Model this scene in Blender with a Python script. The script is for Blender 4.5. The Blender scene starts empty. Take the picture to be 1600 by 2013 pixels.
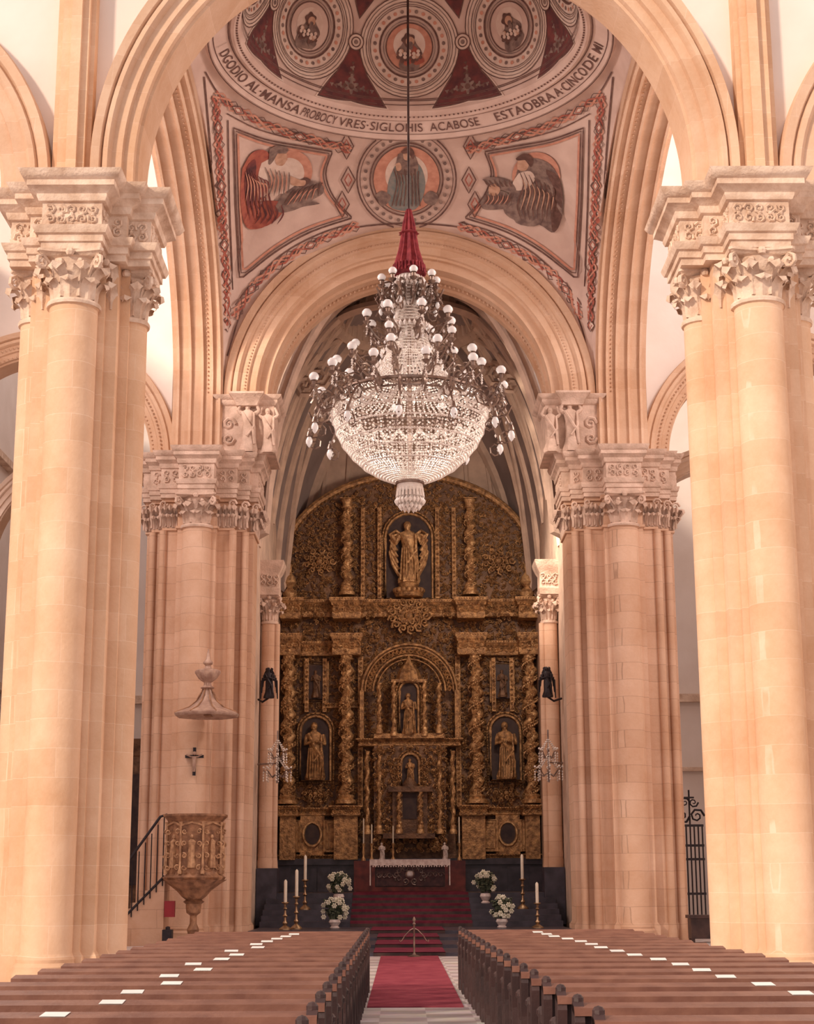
import bpy, math, random
from math import *
from mathutils import Vector, Matrix
from mathutils.bvhtree import BVHTree
random.seed(7)
scene=bpy.context.scene
scene.view_settings.view_transform='Standard'
COL=scene.collection
# ------------------------------------------------------------ camera
CAM=Vector((-0.3,0,1.55)); F=3200.0; TH=radians(12.83)
cam_d=bpy.data.cameras.new('camera'); cam=bpy.data.objects.new('camera',cam_d); COL.objects.link(cam)
cam_d.sensor_fit='VERTICAL'; cam_d.sensor_height=36; cam_d.lens=36*F/2013; cam_d.clip_end=500
R_=Matrix.Rotation(-atan(15/3280),4,'Z')@Matrix.Rotation(pi/2+TH,4,'X')@Matrix.Rotation(-0.004,4,'Z')
cam.matrix_world=Matrix.Translation(CAM)@R_
scene.camera=cam
def Yc(v): return 3120-.2221*(1006.5-v)
def Zc(v): return 710.6+.975*(1006.5-v)
def zz(v,D): return 1.55+D*Zc(v)/Yc(v)
def xx(u,v,D): return (u-785)/Yc(v)*D-.3
# ------------------------------------------------------------ materials
def nt(name):
    m=bpy.data.materials.new(name); m.use_nodes=True
    t=m.node_tree; b=t.nodes['Principled BSDF']; return m,t,b
def rgb(c): return (c[0],c[1],c[2],1)
def M(name,col,rough=.7,metal=0,col2=None,scale=4,bump=0,bscale=20,emit=None,es=0,spec=.4,detail=4,lo=.35,hi=.65,alpha=1,trans=0):
    m,t,b=nt(name); L=t.links
    b.inputs['Base Color'].default_value=rgb(col); b.inputs['Roughness'].default_value=rough
    b.inputs['Metallic'].default_value=metal; b.inputs['Specular IOR Level'].default_value=spec
    g=t.nodes.new('ShaderNodeNewGeometry')
    c2=col2 or tuple(x*.85 for x in col)
    n=t.nodes.new('ShaderNodeTexNoise'); n.inputs['Scale'].default_value=scale; n.inputs['Detail'].default_value=detail
    L.new(g.outputs['Position'],n.inputs['Vector'])
    r=t.nodes.new('ShaderNodeValToRGB'); r.color_ramp.elements[0].position=lo; r.color_ramp.elements[1].position=hi
    r.color_ramp.elements[0].color=rgb(c2); r.color_ramp.elements[1].color=rgb(col)
    L.new(n.outputs['Fac'],r.inputs['Fac']); L.new(r.outputs['Color'],b.inputs['Base Color'])
    if bump:
        n2=t.nodes.new('ShaderNodeTexNoise'); n2.inputs['Scale'].default_value=bscale; n2.inputs['Detail'].default_value=5
        L.new(g.outputs['Position'],n2.inputs['Vector'])
        bp=t.nodes.new('ShaderNodeBump'); bp.inputs['Strength'].default_value=bump; bp.inputs['Distance'].default_value=.05
        L.new(n2.outputs['Fac'],bp.inputs['Height']); L.new(bp.outputs['Normal'],b.inputs['Normal'])
    if emit:
        b.inputs['Emission Color'].default_value=rgb(emit); b.inputs['Emission Strength'].default_value=es
    return m
def ashlar(name,c1,c2,mort,bw=1.3,rh=.47,ms=.010,horiz=False,nsc=.5):
    m,t,b=nt(name); L=t.links; N=t.nodes
    b.inputs['Roughness'].default_value=.95; b.inputs['Specular IOR Level'].default_value=.05
    g=N.new('ShaderNodeNewGeometry'); s=N.new('ShaderNodeSeparateXYZ'); L.new(g.outputs['Position'],s.inputs[0])
    a=N.new('ShaderNodeMath'); a.operation='ADD'; L.new(s.outputs[0],a.inputs[0]); L.new(s.outputs[1],a.inputs[1])
    c=N.new('ShaderNodeCombineXYZ'); L.new(a.outputs[0],c.inputs[0]); L.new(s.outputs[2],c.inputs[1])
    br=N.new('ShaderNodeTexBrick'); br.inputs['Scale'].default_value=1; br.inputs['Brick Width'].default_value=bw
    br.inputs['Row Height'].default_value=rh; br.inputs['Mortar Size'].default_value=ms; br.inputs['Mortar Smooth'].default_value=.6
    br.inputs['Color1'].default_value=rgb(c1); br.inputs['Color2'].default_value=rgb(c2); br.inputs['Mortar'].default_value=rgb(mort)
    br.inputs['Bias'].default_value=-.2
    n0=N.new('ShaderNodeTexNoise'); n0.inputs['Scale'].default_value=.9; L.new(g.outputs['Position'],n0.inputs['Vector'])
    va=N.new('ShaderNodeVectorMath'); va.operation='MULTIPLY_ADD'; va.inputs[1].default_value=(.08,.08,0); L.new(n0.outputs['Color'],va.inputs[0]); L.new(c.outputs[0],va.inputs[2])
    L.new(va.outputs[0],br.inputs['Vector'])
    n=N.new('ShaderNodeTexNoise'); n.inputs['Scale'].default_value=nsc; n.inputs['Detail'].default_value=9; n.inputs['Roughness'].default_value=.72
    L.new(g.outputs['Position'],n.inputs['Vector'])
    r=N.new('ShaderNodeValToRGB'); r.color_ramp.elements[0].position=.3; r.color_ramp.elements[1].position=.68
    r.color_ramp.elements[0].color=(.80,.68,.58,1); r.color_ramp.elements[1].color=(1.0,1.0,1.0,1)
    L.new(n.outputs['Fac'],r.inputs['Fac'])
    mx=N.new('ShaderNodeMix'); mx.data_type='RGBA'; mx.blend_type='MULTIPLY'; mx.inputs[0].default_value=1
    L.new(br.outputs['Color'],mx.inputs[6]); L.new(r.outputs['Color'],mx.inputs[7]); L.new(mx.outputs[2],b.inputs['Base Color'])
    n2=N.new('ShaderNodeTexNoise'); n2.inputs['Scale'].default_value=14; n2.inputs['Detail'].default_value=6
    L.new(g.outputs['Position'],n2.inputs['Vector'])
    bp=N.new('ShaderNodeBump'); bp.inputs['Strength'].default_value=.25; bp.inputs['Distance'].default_value=.03
    L.new(n2.outputs['Fac'],bp.inputs['Height']); L.new(bp.outputs['Normal'],b.inputs['Normal'])
    return m
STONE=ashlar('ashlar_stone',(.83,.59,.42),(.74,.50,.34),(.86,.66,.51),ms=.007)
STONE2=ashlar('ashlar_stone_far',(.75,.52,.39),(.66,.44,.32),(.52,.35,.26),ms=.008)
CARV=M('carved_stone',(.84,.66,.53),.9,0,(.60,.42,.31),3,.4,18,spec=.1)
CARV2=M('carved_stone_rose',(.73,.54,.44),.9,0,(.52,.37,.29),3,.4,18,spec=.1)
ARCHM=ashlar('arch_stone',(.76,.55,.41),(.68,.47,.34),(.80,.60,.48),ms=.005,rh=.6)
PLAST=M('white_plaster',(.87,.78,.73),.9,0,(.79,.69,.63),.6,.1,6,spec=.1)
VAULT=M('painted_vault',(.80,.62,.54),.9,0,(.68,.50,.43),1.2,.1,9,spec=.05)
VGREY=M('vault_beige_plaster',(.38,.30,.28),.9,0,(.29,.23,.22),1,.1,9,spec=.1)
VRIB=M('vault_rib_stone',(.70,.52,.41),.9,0,(.54,.39,.31),2,.2,9,spec=.1)
PDARK=M('paint_dark_brown',(.13,.07,.06),.9,0,(.22,.12,.10),6)
PRED=M('paint_red_ochre',(.50,.16,.11),.9,0,(.36,.10,.08),5)
PSAL=M('paint_salmon',(.72,.37,.27),.9,0,(.60,.28,.20),5)
PCRM=M('paint_cream',(.86,.71,.62),.9,0,(.76,.59,.50),4)
PGRN=M('paint_blue_grey',(.20,.25,.25),.9,0,(.32,.30,.28),5)
PGRY=M('paint_grey_brown',(.36,.26,.22),.9,0,(.18,.12,.11),5)
PMAR=M('paint_maroon',(.24,.07,.065),.9,0,(.11,.045,.05),3)
PFLS=M('paint_flesh',(.70,.45,.33),.9,0,(.55,.32,.22),6)
GOLD=M('aged_gilding',(.66,.38,.17),.42,.4,(.24,.125,.06),7,.7,22,spec=.5,detail=8)
GOLDB=M('bright_gilding',(.84,.54,.27),.38,.45,(.36,.19,.09),8,.5,25,detail=8)
GOLDD=M('dark_gilded_wood',(.27,.15,.085),.5,.25,(.11,.06,.04),3.5,.6,14,detail=8)
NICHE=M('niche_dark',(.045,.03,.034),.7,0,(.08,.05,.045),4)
BMARB=M('black_marble',(.035,.030,.042),.35,0,(.07,.06,.08),3)
WOOD=M('pew_walnut',(.060,.028,.026),.5,0,(.035,.018,.018),3,.1,30)
WOODT=M('pew_ledge_walnut',(.25,.115,.08),.45,0,(.17,.072,.052),5,.08,30,spec=.25)
DWOOD=M('dark_wood',(.07,.035,.03),.5,0,(.03,.015,.015),4)
PAPER=M('white_paper',(.95,.92,.88),.6)
CARP=M('red_carpet',(.30,.065,.085),.95,0,(.22,.04,.06),3,.3,120,spec=.05)
CARPD=M('maroon_carpet_step',(.18,.035,.055),.95,0,(.12,.022,.038),4,.3,120,spec=.05)
BRASS=M('brass',(.50,.36,.22),.35,.9,(.32,.2,.12),6)
CHMET=M('chandelier_bronze',(.36,.27,.22),.35,.8,(.18,.12,.10),6)
IRON=M('black_iron',(.025,.02,.025),.5,.4,(.04,.03,.035),6)
CRYS=M('crystal_beads',(1,.95,.90),.12,0,(.78,.68,.62),9,spec=1,detail=2)
GLOBE=M('opal_glass',(.95,.93,.92),.15,0,(.88,.85,.84),9,spec=.8,emit=(1,.95,.9),es=.1)
VELV=M('red_velvet',(.34,.05,.06),.9,0,(.18,.02,.03),7)
LINEN=M('white_linen',(.80,.70,.66),.9,0,(.62,.5,.47),12)
WAX=M('candle_wax',(.86,.76,.62),.5)
LEAFG=M('foliage',(.09,.11,.06),.6,0,(.05,.06,.04),8)
PETAL=M('white_petals',(.84,.78,.68),.7,0,(.6,.58,.42),14)
PWOOD=M('pulpit_painted_wood',(.44,.23,.125),.5,.1,(.19,.09,.05),5,.4,20,detail=8)
PREL=M('pulpit_carving',(.66,.40,.23),.5,.15,(.34,.18,.10),7,.4,20,detail=8)
CANW=M('canopy_rose_wood',(.58,.40,.31),.5,.1,(.36,.22,.17),5,.2,20,detail=8)
STRED=M('red_enamel',(.30,.02,.03),.5)
CLOTHD=M('dark_embroidered_cloth',(.10,.05,.05),.8,0,(.05,.03,.035),7)
SILV=M('tarnished_silver',(.45,.38,.35),.3,.8,(.25,.2,.19),6)
def floor_mat():
    m,t,b=nt('stone_floor'); L=t.links;N=t.nodes
    g=N.new('ShaderNodeNewGeometry'); c=N.new('ShaderNodeTexChecker'); c.inputs['Scale'].default_value=1.8
    c.inputs['Color1'].default_value=(.76,.68,.66,1); c.inputs['Color2'].default_value=(.54,.46,.45,1)
    L.new(g.outputs['Position'],c.inputs['Vector'])
    n=N.new('ShaderNodeTexNoise'); n.inputs['Scale'].default_value=3; L.new(g.outputs['Position'],n.inputs['Vector'])
    mx=N.new('ShaderNodeMix'); mx.data_type='RGBA'; mx.blend_type='MULTIPLY'; mx.inputs[0].default_value=.3
    L.new(c.outputs['Color'],mx.inputs[6]); L.new(n.outputs['Color'],mx.inputs[7]); L.new(mx.outputs[2],b.inputs['Base Color'])
    b.inputs['Roughness'].default_value=.35
    return m
FLOOR=floor_mat()
# ------------------------------------------------------------ mesh builder
class MB:
    def __init__(s): s.v=[];s.f=[];s.m=[];s.M=None;s.mi=0
    def add(s,vs,fs):
        o=len(s.v)
        if s.M is None: s.v+=[Vector(p) for p in vs]
        else: s.v+=[s.M@Vector(p) for p in vs]
        s.f+=[tuple(i+o for i in f) for f in fs]; s.m+=[s.mi]*len(fs)
    def box(s,x0,x1,y0,y1,z0,z1):
        s.add([(x0,y0,z0),(x1,y0,z0),(x1,y1,z0),(x0,y1,z0),(x0,y0,z1),(x1,y0,z1),(x1,y1,z1),(x0,y1,z1)],
              [(3,2,1,0),(4,5,6,7),(0,1,5,4),(1,2,6,5),(2,3,7,6),(3,0,4,7)])
    def lathe(s,prof,c=(0,0),n=24,a0=0,a1=2*pi,ecc=1,flute=0,nf=12,cap=True):
        full=abs(a1-a0-2*pi)<1e-6; k=n if full else n+1
        vs=[];fs=[]
        for i in range(k):
            a=a0+(a1-a0)*i/n; q=1+flute*cos(nf*a)
            for r,z in prof: vs.append((c[0]+r*q*cos(a),c[1]+r*q*sin(a)*ecc,z))
        p=len(prof)
        for i in range(n):
            j=(i+1)%k
            for h in range(p-1): fs.append((i*p+h,j*p+h,j*p+h+1,i*p+h+1))
        if full and cap:
            if prof[0][0]>1e-4: fs.append(tuple(i*p for i in range(k))[::-1])
            if prof[-1][0]>1e-4: fs.append(tuple(i*p+p-1 for i in range(k)))
        s.add(vs,fs)
    def ball(s,c,r,n=8,k=5,sz=1,sy=1):
        vs=[];fs=[]
        for i in range(1,k):
            t=pi*i/k
            for j in range(n):
                a=2*pi*j/n; vs.append((c[0]+r*sin(t)*cos(a),c[1]+r*sy*sin(t)*sin(a),c[2]+r*sz*cos(t)))
        top=len(vs); vs.append((c[0],c[1],c[2]+r*sz)); vs.append((c[0],c[1],c[2]-r*sz))
        for i in range(k-2):
            for j in range(n):
                q=(j+1)%n; fs.append((i*n+j,(i+1)*n+j,(i+1)*n+q,i*n+q))
        for j in range(n):
            q=(j+1)%n; fs.append((top,j,q)); fs.append((top+1,(k-2)*n+q,(k-2)*n+j))
        s.add(vs,fs)
    def octa(s,c,r,sz=1):
        x,y,z=c
        s.add([(x+r,y,z),(x,y+r,z),(x-r,y,z),(x,y-r,z),(x,y,z+r*sz),(x,y,z-r*sz)],
              [(0,1,4),(1,2,4),(2,3,4),(3,0,4),(1,0,5),(2,1,5),(3,2,5),(0,3,5)])
    def tube(s,pts,r,n=6,closed=False,cap=True,sq=1):
        pts=[Vector(p) for p in pts]; k=len(pts); vs=[];fs=[]
        up=None
        for i,p in enumerate(pts):
            if closed: t=pts[(i+1)%k]-pts[i-1]
            else: t=pts[min(i+1,k-1)]-pts[max(i-1,0)]
            if t.length<1e-9: t=Vector((0,0,1))
            t.normalize()
            if up is None:
                up=Vector((0,0,1)) if abs(t.z)<.9 else Vector((1,0,0))
            u=(up-t*up.dot(t))
            if u.length<1e-6: u=t.orthogonal()
            u.normalize(); w=t.cross(u); up=u
            rr=r(i/(k-1)) if callable(r) else r
            for j in range(n):
                a=2*pi*j/n; vs.append(p+u*(rr*cos(a))+w*(rr*sin(a)*sq))
        for i in range(k if closed else k-1):
            i2=(i+1)%k
            for j in range(n):
                q=(j+1)%n; fs.append((i*n+j,i*n+q,i2*n+q,i2*n+j))
        if not closed and cap:
            fs.append(tuple(range(n))[::-1]); fs.append(tuple((k-1)*n+j for j in range(n)))
        s.add(vs,fs)
    def panel(s,poly,y0,y1):
        n=len(poly)
        s.add([(x,y0,z) for x,z in poly]+[(x,y1,z) for x,z in poly],
              [tuple(range(n)),tuple(range(n,2*n))[::-1]]+[((i+1)%n,i,n+i,n+(i+1)%n) for i in range(n)])
    def plan(s,poly,prof):
        n=len(poly); offs=[]
        for i in range(n):
            p0=Vector(poly[i-1]);p1=Vector(poly[i]);p2=Vector(poly[(i+1)%n])
            e1=(p1-p0).normalized();e2=(p2-p1).normalized()
            n1=Vector((e1.y,-e1.x));n2=Vector((e2.y,-e2.x))
            d=n1+n2
            if abs(n1.dot(n2))>.99: d=n1
            else: d=d/(1+n1.dot(n2))
            offs.append(d)
        vs=[];fs=[]
        for o,z in prof:
            for i in range(n): vs.append((poly[i][0]+offs[i].x*o,poly[i][1]+offs[i].y*o,z))
        for h in range(len(prof)-1):
            for i in range(n):
                j=(i+1)%n; fs.append((h*n+i,h*n+j,(h+1)*n+j,(h+1)*n+i))
        fs.append(tuple(range(n))[::-1]); fs.append(tuple((len(prof)-1)*n+i for i in range(n)))
        s.add(vs,fs)
    def arch(s,cx,z0,prof,n=48,a0=0,a1=pi,axis='x',kz=1,stilt=0):
        angs=[a0+(a1-a0)*i/n for i in range(n+1)]; P=len(prof); vs=[];fs=[]
        def pt(a,r,d,dz=0):
            h=cx+r*cos(a); z=z0+(r*sin(a))*kz+dz
            return (h,d,z) if axis=='x' else (d,h,z)
        seq=[(a,0) for a in angs]
        if stilt: seq=[(a0,-stilt)]+seq+[(a1,-stilt)]
        for a,dz in seq:
            for r,d in prof: vs.append(pt(a,r,d,dz))
        for i in range(len(seq)-1):
            for j in range(P):
                q=(j+1)%P; fs.append((i*P+j,i*P+q,(i+1)*P+q,(i+1)*P+j))
        fs.append(tuple(range(P))); fs.append(tuple((len(seq)-1)*P+j for j in range(P))[::-1])
        s.add(vs,fs)
    def spiral(s,c,size,turns=1.4,flip=1,rot=0,r=.18,plane='y',n=4,k=11,lift=0):
        pts=[]
        for i in range(k):
            t=i/(k-1); a=rot+flip*t*turns*2*pi; q=size*(1-.85*t)
            dx=q*cos(a); dz=q*sin(a)
            if plane=='y': pts.append((c[0]+dx,c[1]-lift*t,c[2]+dz))
            elif plane=='x': pts.append((c[0]-lift*t,c[1]+dx,c[2]+dz))
            else: pts.append((c[0]+dx,c[1]+dz,c[2]))
        s.tube(pts,lambda t:size*r*(1.1-.5*t),n)
def mesh(name,mb,mats,origin=(0,0,0),smooth=True,ang=38):
    me=bpy.data.meshes.new(name); o=Vector(origin)
    me.from_pydata([v-o for v in mb.v],[],mb.f)
    if not isinstance(mats,(list,tuple)): mats=[mats]
    for m in mats: me.materials.append(m)
    if len(mats)>1: me.polygons.foreach_set('material_index',mb.m)
    if smooth:
        me.polygons.foreach_set('use_smooth',[True]*len(me.polygons))
        try: me.set_sharp_from_angle(angle=radians(ang))
        except Exception: pass
    me.update(); return me
def thing(name,loc,label,cat,group=None):
    e=bpy.data.objects.new(name,None); e.location=loc; e.empty_display_size=.3; COL.objects.link(e)
    e['label']=label; e['category']=cat
    if group: e['group']=group
    return e
def part(name,mb,mats,th,label=None,kind=None,smooth=True,root=None):
    base=Vector((root or th).location)
    o=bpy.data.objects.new(name,mesh(name,mb,mats,base,smooth)); COL.objects.link(o)
    o.parent=th
    if label: o['label']=label
    if kind: o['kind']=kind
    return o
def single(name,mb,mats,base,label,cat,group=None,smooth=True,kind=None):
    o=bpy.data.objects.new(name,mesh(name,mb,mats,base,smooth)); o.location=base; COL.objects.link(o)
    o['label']=label; o['category']=cat
    if group: o['group']=group
    if kind: o['kind']=kind
    return o
def struct(name,mb,mats,smooth=True,ang=38):
    o=bpy.data.objects.new(name,mesh(name,mb,mats,(0,0,0),smooth,ang)); COL.objects.link(o); o['kind']='structure'; return o
def dup(th,loc,**kw):
    def cp(o,par):
        c=o.copy(); COL.objects.link(c)
        if par: c.parent=par
        for k in o.children: cp(k,c)
        return c
    kids=list(th.children); c=th.copy(); COL.objects.link(c); c.location=loc
    for k in kids: cp(k,c)
    for k,v in kw.items(): c[k]=v
    return c
# ------------------------------------------------------------ levels
ZS,ZC,ZA,ZF,ZT=11.35,12.3,12.7,13.15,13.65   # shaft top, capital top, architrave, frieze, cornice
ZSP=15.4
LP=[(0,0),(.03,.28),(.06,.55),(.16,.82),(.34,1.0),(.50,.97),(.54,.80),(.46,.74)]
def leaf(mb,cx,cy,r,a,z,h,w):
    vs=[];fs=[]
    ca,sa=cos(a),sin(a)
    for i,(o,zz_) in enumerate(LP):
        t=i/(len(LP)-1); ww=w*(.60+.42*sin(t*pi*.95))*(1+.24*cos(t*19))*(1 if t<.85 else .5)
        for j in (-2,-1,0,1,2):
            q=j/2; rad=r+h*o-abs(q)**2*.08*h+(.06*h if j==0 else 0)-(.02*h if abs(j)==1 else 0)
            tx=q*ww/2
            vs.append((cx+rad*ca-tx*sa,cy+rad*sa+tx*ca,z+h*zz_-abs(q)*.09*h*(1 if t>.4 else 0)))
    for i in range(len(LP)-1):
        for j in range(4): fs.append((i*5+j,i*5+j+1,(i+1)*5+j+1,(i+1)*5+j))
    mb.add(vs,fs)
def capital(cx,cy,r,z0,z1,a0=0,half=pi,body=None,leaves=None,rows=8):
    b=body or MB(); l=leaves or MB(); h=z1-z0
    b.lathe([(r*.98,z0),(r*1.12,z0),(r*1.15,z0+.05*h),(r*1.1,z0+.09*h),(r*.90,z0+.1*h),(r*.9,z0+.6*h),(r*1.15,z0+.86*h),(r*1.25,z0+.88*h)],(cx,cy),24)
    ab=[]
    q=r*1.5
    for k in range(4):
        A=a0+k*pi/2+pi/4; B=A+pi/2
        p=Vector((cos(A),sin(A)))*q*1.25; p2=Vector((cos(B),sin(B)))*q*1.25; m=(p+p2)/2
        for t in (0.04,.25,.5,.75,.96):
            w=p.lerp(p2,t)-m.normalized()*(.26*r*sin(pi*t)); ab.append((cx+w.x,cy+w.y))
    b.plan(ab,[(-.06,z0+.88*h),(-.02,z0+.91*h),(0,z0+.94*h),(.03,z0+.95*h),(.03,z1)])
    w=2*pi*r/rows
    for i in range(rows):
        a=a0+i*2*pi/rows
        leaf(l,cx,cy,r*.92,a,z0+.09*h,h*.40,w*.92)
        leaf(l,cx,cy,r*.92,a+pi/rows,z0+.14*h,h*.60,w*.85)
    for k in range(4):
        A=a0+k*pi/2+pi/4
        d=Vector((cos(A),sin(A)));
        base=Vector((cx,cy,z0+.5*h))+Vector((d.x,d.y,0))*r*.95
        pts=[]
        for i in range(16):
            t=i/15
            if t<.4:
                s=t/.4; pts.append(base+Vector((d.x,d.y,0))*(r*.62*s*s)+Vector((0,0,h*.36*s)))
            else:
                s=(t-.4)/.6; an=pi/2-s*3.4*pi/1.3; q2=.12*h*(1.2-s)
                cc=base+Vector((d.x,d.y,0))*(r*.66)+Vector((0,0,h*.25)); pts.append(cc+Vector((d.x,d.y,0))*(q2*cos(an))+Vector((0,0,q2*sin(an))))
        l.tube(pts,.042*h,5)
        for off in (-.35,.35):
            A2=A+off*1.2; c2=Vector((cx+cos(A2)*r*1.15,cy+sin(A2)*r*1.15,z0+.78*h)); l.ball(c2,.07*h,6,4)
    for k in range(4):
        A=a0+k*pi/2; l.ball((cx+cos(A)*r*1.25,cy+sin(A)*r*1.25,z0+.93*h),.085*h,7,4)
    return b,l
def relief(mb,x0,x1,z0,z1,y,plane='y',dens=1.0,amp=1):
    W=x1-x0;H=z1-z0; s=H*.26; nx=max(1,int(W/(s*1.7)*dens))
    for i in range(nx):
        for j in range(2):
            cx=x0+W*(i+.5)/nx+random.uniform(-.05,.05)*s; cz=z0+H*(.27+.46*j)
            c=(cx,y-.01,cz) if plane=='y' else (y,cx,cz)
            mb.spiral(c,s*.95,1.3,random.choice((-1,1)),random.uniform(0,6),.27*amp,plane,4,9)
        c=(x0+W*(i+.5)/nx,y,z0+H*.5)
        if plane=='x': c=(y,x0+W*(i+.5)/nx,z0+H*.5)
        mb.ball(c,s*.42,7,4)
def cross(cx,cy,c,aw,al,bw,bl):
    P=[(-aw,-al),(aw,-al),(aw,-c),(c,-c),(c,-bw),(bl,-bw),(bl,bw),(c,bw),(c,c),(aw,c),(aw,al),(-aw,al),(-aw,c),(-c,c),(-c,bw),(-bl,bw),(-bl,-bw),(-c,-bw),(-c,-c),(-aw,-c)]
    return [(cx+x,cy+y) for x,y in P]
ENT=[(-.06,ZC),(0,ZC),(0,ZC+.12),(.04,ZC+.13),(.04,ZC+.25),(.09,ZC+.27),(.13,ZC+.36),(.14,ZA),(0,ZA+.02),(0,ZF),(.06,ZF+.02),(.09,ZF+.1),(.09,ZF+.14),(.2,ZF+.22),(.24,ZF+.24),(.24,ZF+.34),(.3,ZF+.37),(.36,ZF+.46),(.38,ZT),(-.1,ZT+.02)]
def shaft(mb,cx,cy,r,z1,n=28):
    mb.lathe([(r*1.25,0),(r*1.25,.16),(r*1.2,.2),(r*1.22,.27),(r*1.1,.33),(r*1.12,.38),(r*1.04,.44),(r,.48),(r,z1-.02),(r*1.06,z1)],(cx,cy),n)
def relpart(faces,mat,par,root,dens=1):
    for a in faces:
        r=MB(); relief(r,*a[:5],*(a[5:6] or ('y',)),dens=dens); part('frieze_relief',r,mat,par,root=root,kind='stuff')
def near_pier(cx,label):
    cy=28
    th=thing('clustered_pier',(cx,cy,0),label,'pier','clustered piers of the nave')
    co=MB(); co.plan(cross(cx,cy,.72,.52,.86,.42,.72+.16),[(.06,0),(.06,.4),(0,.5),(0,ZC)]); part('pier_core',co,STONE,th)
    for (ox,oy,r,rows) in ((0,-.95,.42,8),(.8,0,.34,8),(-.8,0,.34,8),(0,.95,.42,8)):
        s=MB(); shaft(s,cx+ox,cy+oy,r,ZS); o=part('shaft',s,STONE,th)
        b,l=capital(cx+ox,cy+oy,r,ZS,ZC,rows=rows)
        o=part('capital',b,CARV,th); part('acanthus_leaves',l,CARV,o,root=th)
    l=MB()
    for sx in (-1,1):
        for k in range(2):
            leaf(l,cx+sx*.6,cy-.7+.0,.02,-pi/2,ZS+.1+.35*k,.45,.24)
    part('acanthus_leaves',l,CARV,th,kind='stuff')
    e=MB(); pl=cross(cx,cy,.86,.52,1.45,.62,1.25); e.plan(pl,ENT)
    en=part('entablature',e,CARV,th)
    fc=[(cx-.46,cx+.46,ZA+.04,ZF-.02,cy-1.46)]
    for sx in (-1,1):
        fc+=[(cx+sx*1.0-.2,cx+sx*1.0+.2,ZA+.04,ZF-.02,cy-.63),(cx+sx*.7-.15,cx+sx*.7+.15,ZA+.04,ZF-.02,cy-.87),(cy-.55,cy+.55,ZA+.04,ZF-.02,cx+sx*1.26,'x'),(cy-1.4,cy-.9,ZA+.04,ZF-.02,cx+sx*.53,'x')]
    relpart(fc,CARV,en,th)
    return th
near_pier(-6,'peach sandstone clustered pier with half columns and Corinthian capitals')
near_pier(6,'peach sandstone clustered pier with half columns and Corinthian capitals')
def figure(mb,x,y,z,h,arms='fold',sway=.02):
    S=[(0,.15,.12),(.05,.16,.13),(.2,.13,.11),(.4,.125,.1),(.52,.12,.095),(.6,.105,.08),(.7,.12,.085),(.78,.135,.08),(.82,.11,.07),(.85,.05,.05),(.88,.04,.04)]
    vs=[];fs=[];n=18
    for k,(t,a,b) in enumerate(S):
        off=sin(t*5)*sway*h
        for j in range(n):
            an=2*pi*j/n; fold=1+(.14*cos(an*6+t*5) if t<.62 else .05*cos(an*5+t*12))
            vs.append((x+off+a*h*cos(an)*fold,y+b*h*sin(an)*fold,z+t*h))
    for k in range(len(S)-1):
        for j in range(n):
            q=(j+1)%n; fs.append((k*n+j,k*n+q,(k+1)*n+q,(k+1)*n+j))
    fs.append(tuple(range(n))[::-1]); mb.add(vs,fs)
    o=x+sin(.9*5)*sway*h
    mb.ball((o,y-.005*h,z+.925*h),.058*h,10,7,1.25)
    mb.ball((o,y-.06*h,z+.92*h),.013*h,5,4)
    mb.ball((o,y+.015*h,z+.94*h),.063*h,9,6,1.1)
    mb.ball((o,y-.035*h,z+.885*h),.03*h,6,4,1.3)
    for s in (-1,1):
        sh=Vector((x+s*.125*h,y,z+.78*h))
        if arms=='fold': el=Vector((x+s*.17*h,y-.03*h,z+.62*h)); ha=Vector((x+s*.03*h,y-.13*h,z+.66*h))
        elif arms=='up': el=Vector((x+s*.2*h,y-.03*h,z+.84*h)); ha=Vector((x+s*.14*h,y-.05*h,z+.98*h))
        else: el=Vector((x+s*.2*h,y-.04*h,z+.64*h)); ha=Vector((x+s*.26*h,y-.1*h,z+.75*h))
        mb.tube([sh,sh.lerp(el,.5)+Vector((s*.01*h,0,0)),el,el.lerp(ha,.5),ha],lambda t:h*(.045-.022*t),7)
        mb.ball(ha,.024*h,6,4)
    mb.tube([(x-.12*h,y-.05*h,z+.8*h),(x-.02*h,y-.12*h,z+.6*h),(x+.1*h,y-.12*h,z+.4*h),(x+.13*h,y-.08*h,z+.15*h)],.03*h,6)
    mb.tube([(x+.11*h,y-.06*h,z+.78*h),(x+.12*h,y-.12*h,z+.5*h),(x-.02*h,y-.13*h,z+.3*h)],.022*h,6)
def steppoly(cx,cy):
    H=[(.62,-1.55),(.62,-1.25),(1.05,-1.25),(1.05,-1.0),(1.38,-1.0),(1.38,-.72),(1.6,-.72)]
    right=[(x,y) for x,y in H]+[(x,-y) for x,y in H[::-1]]
    left=[(-x,y) for x,y in right[::-1]]
    return [(cx+x,cy+y) for x,y in right+left]
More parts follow.
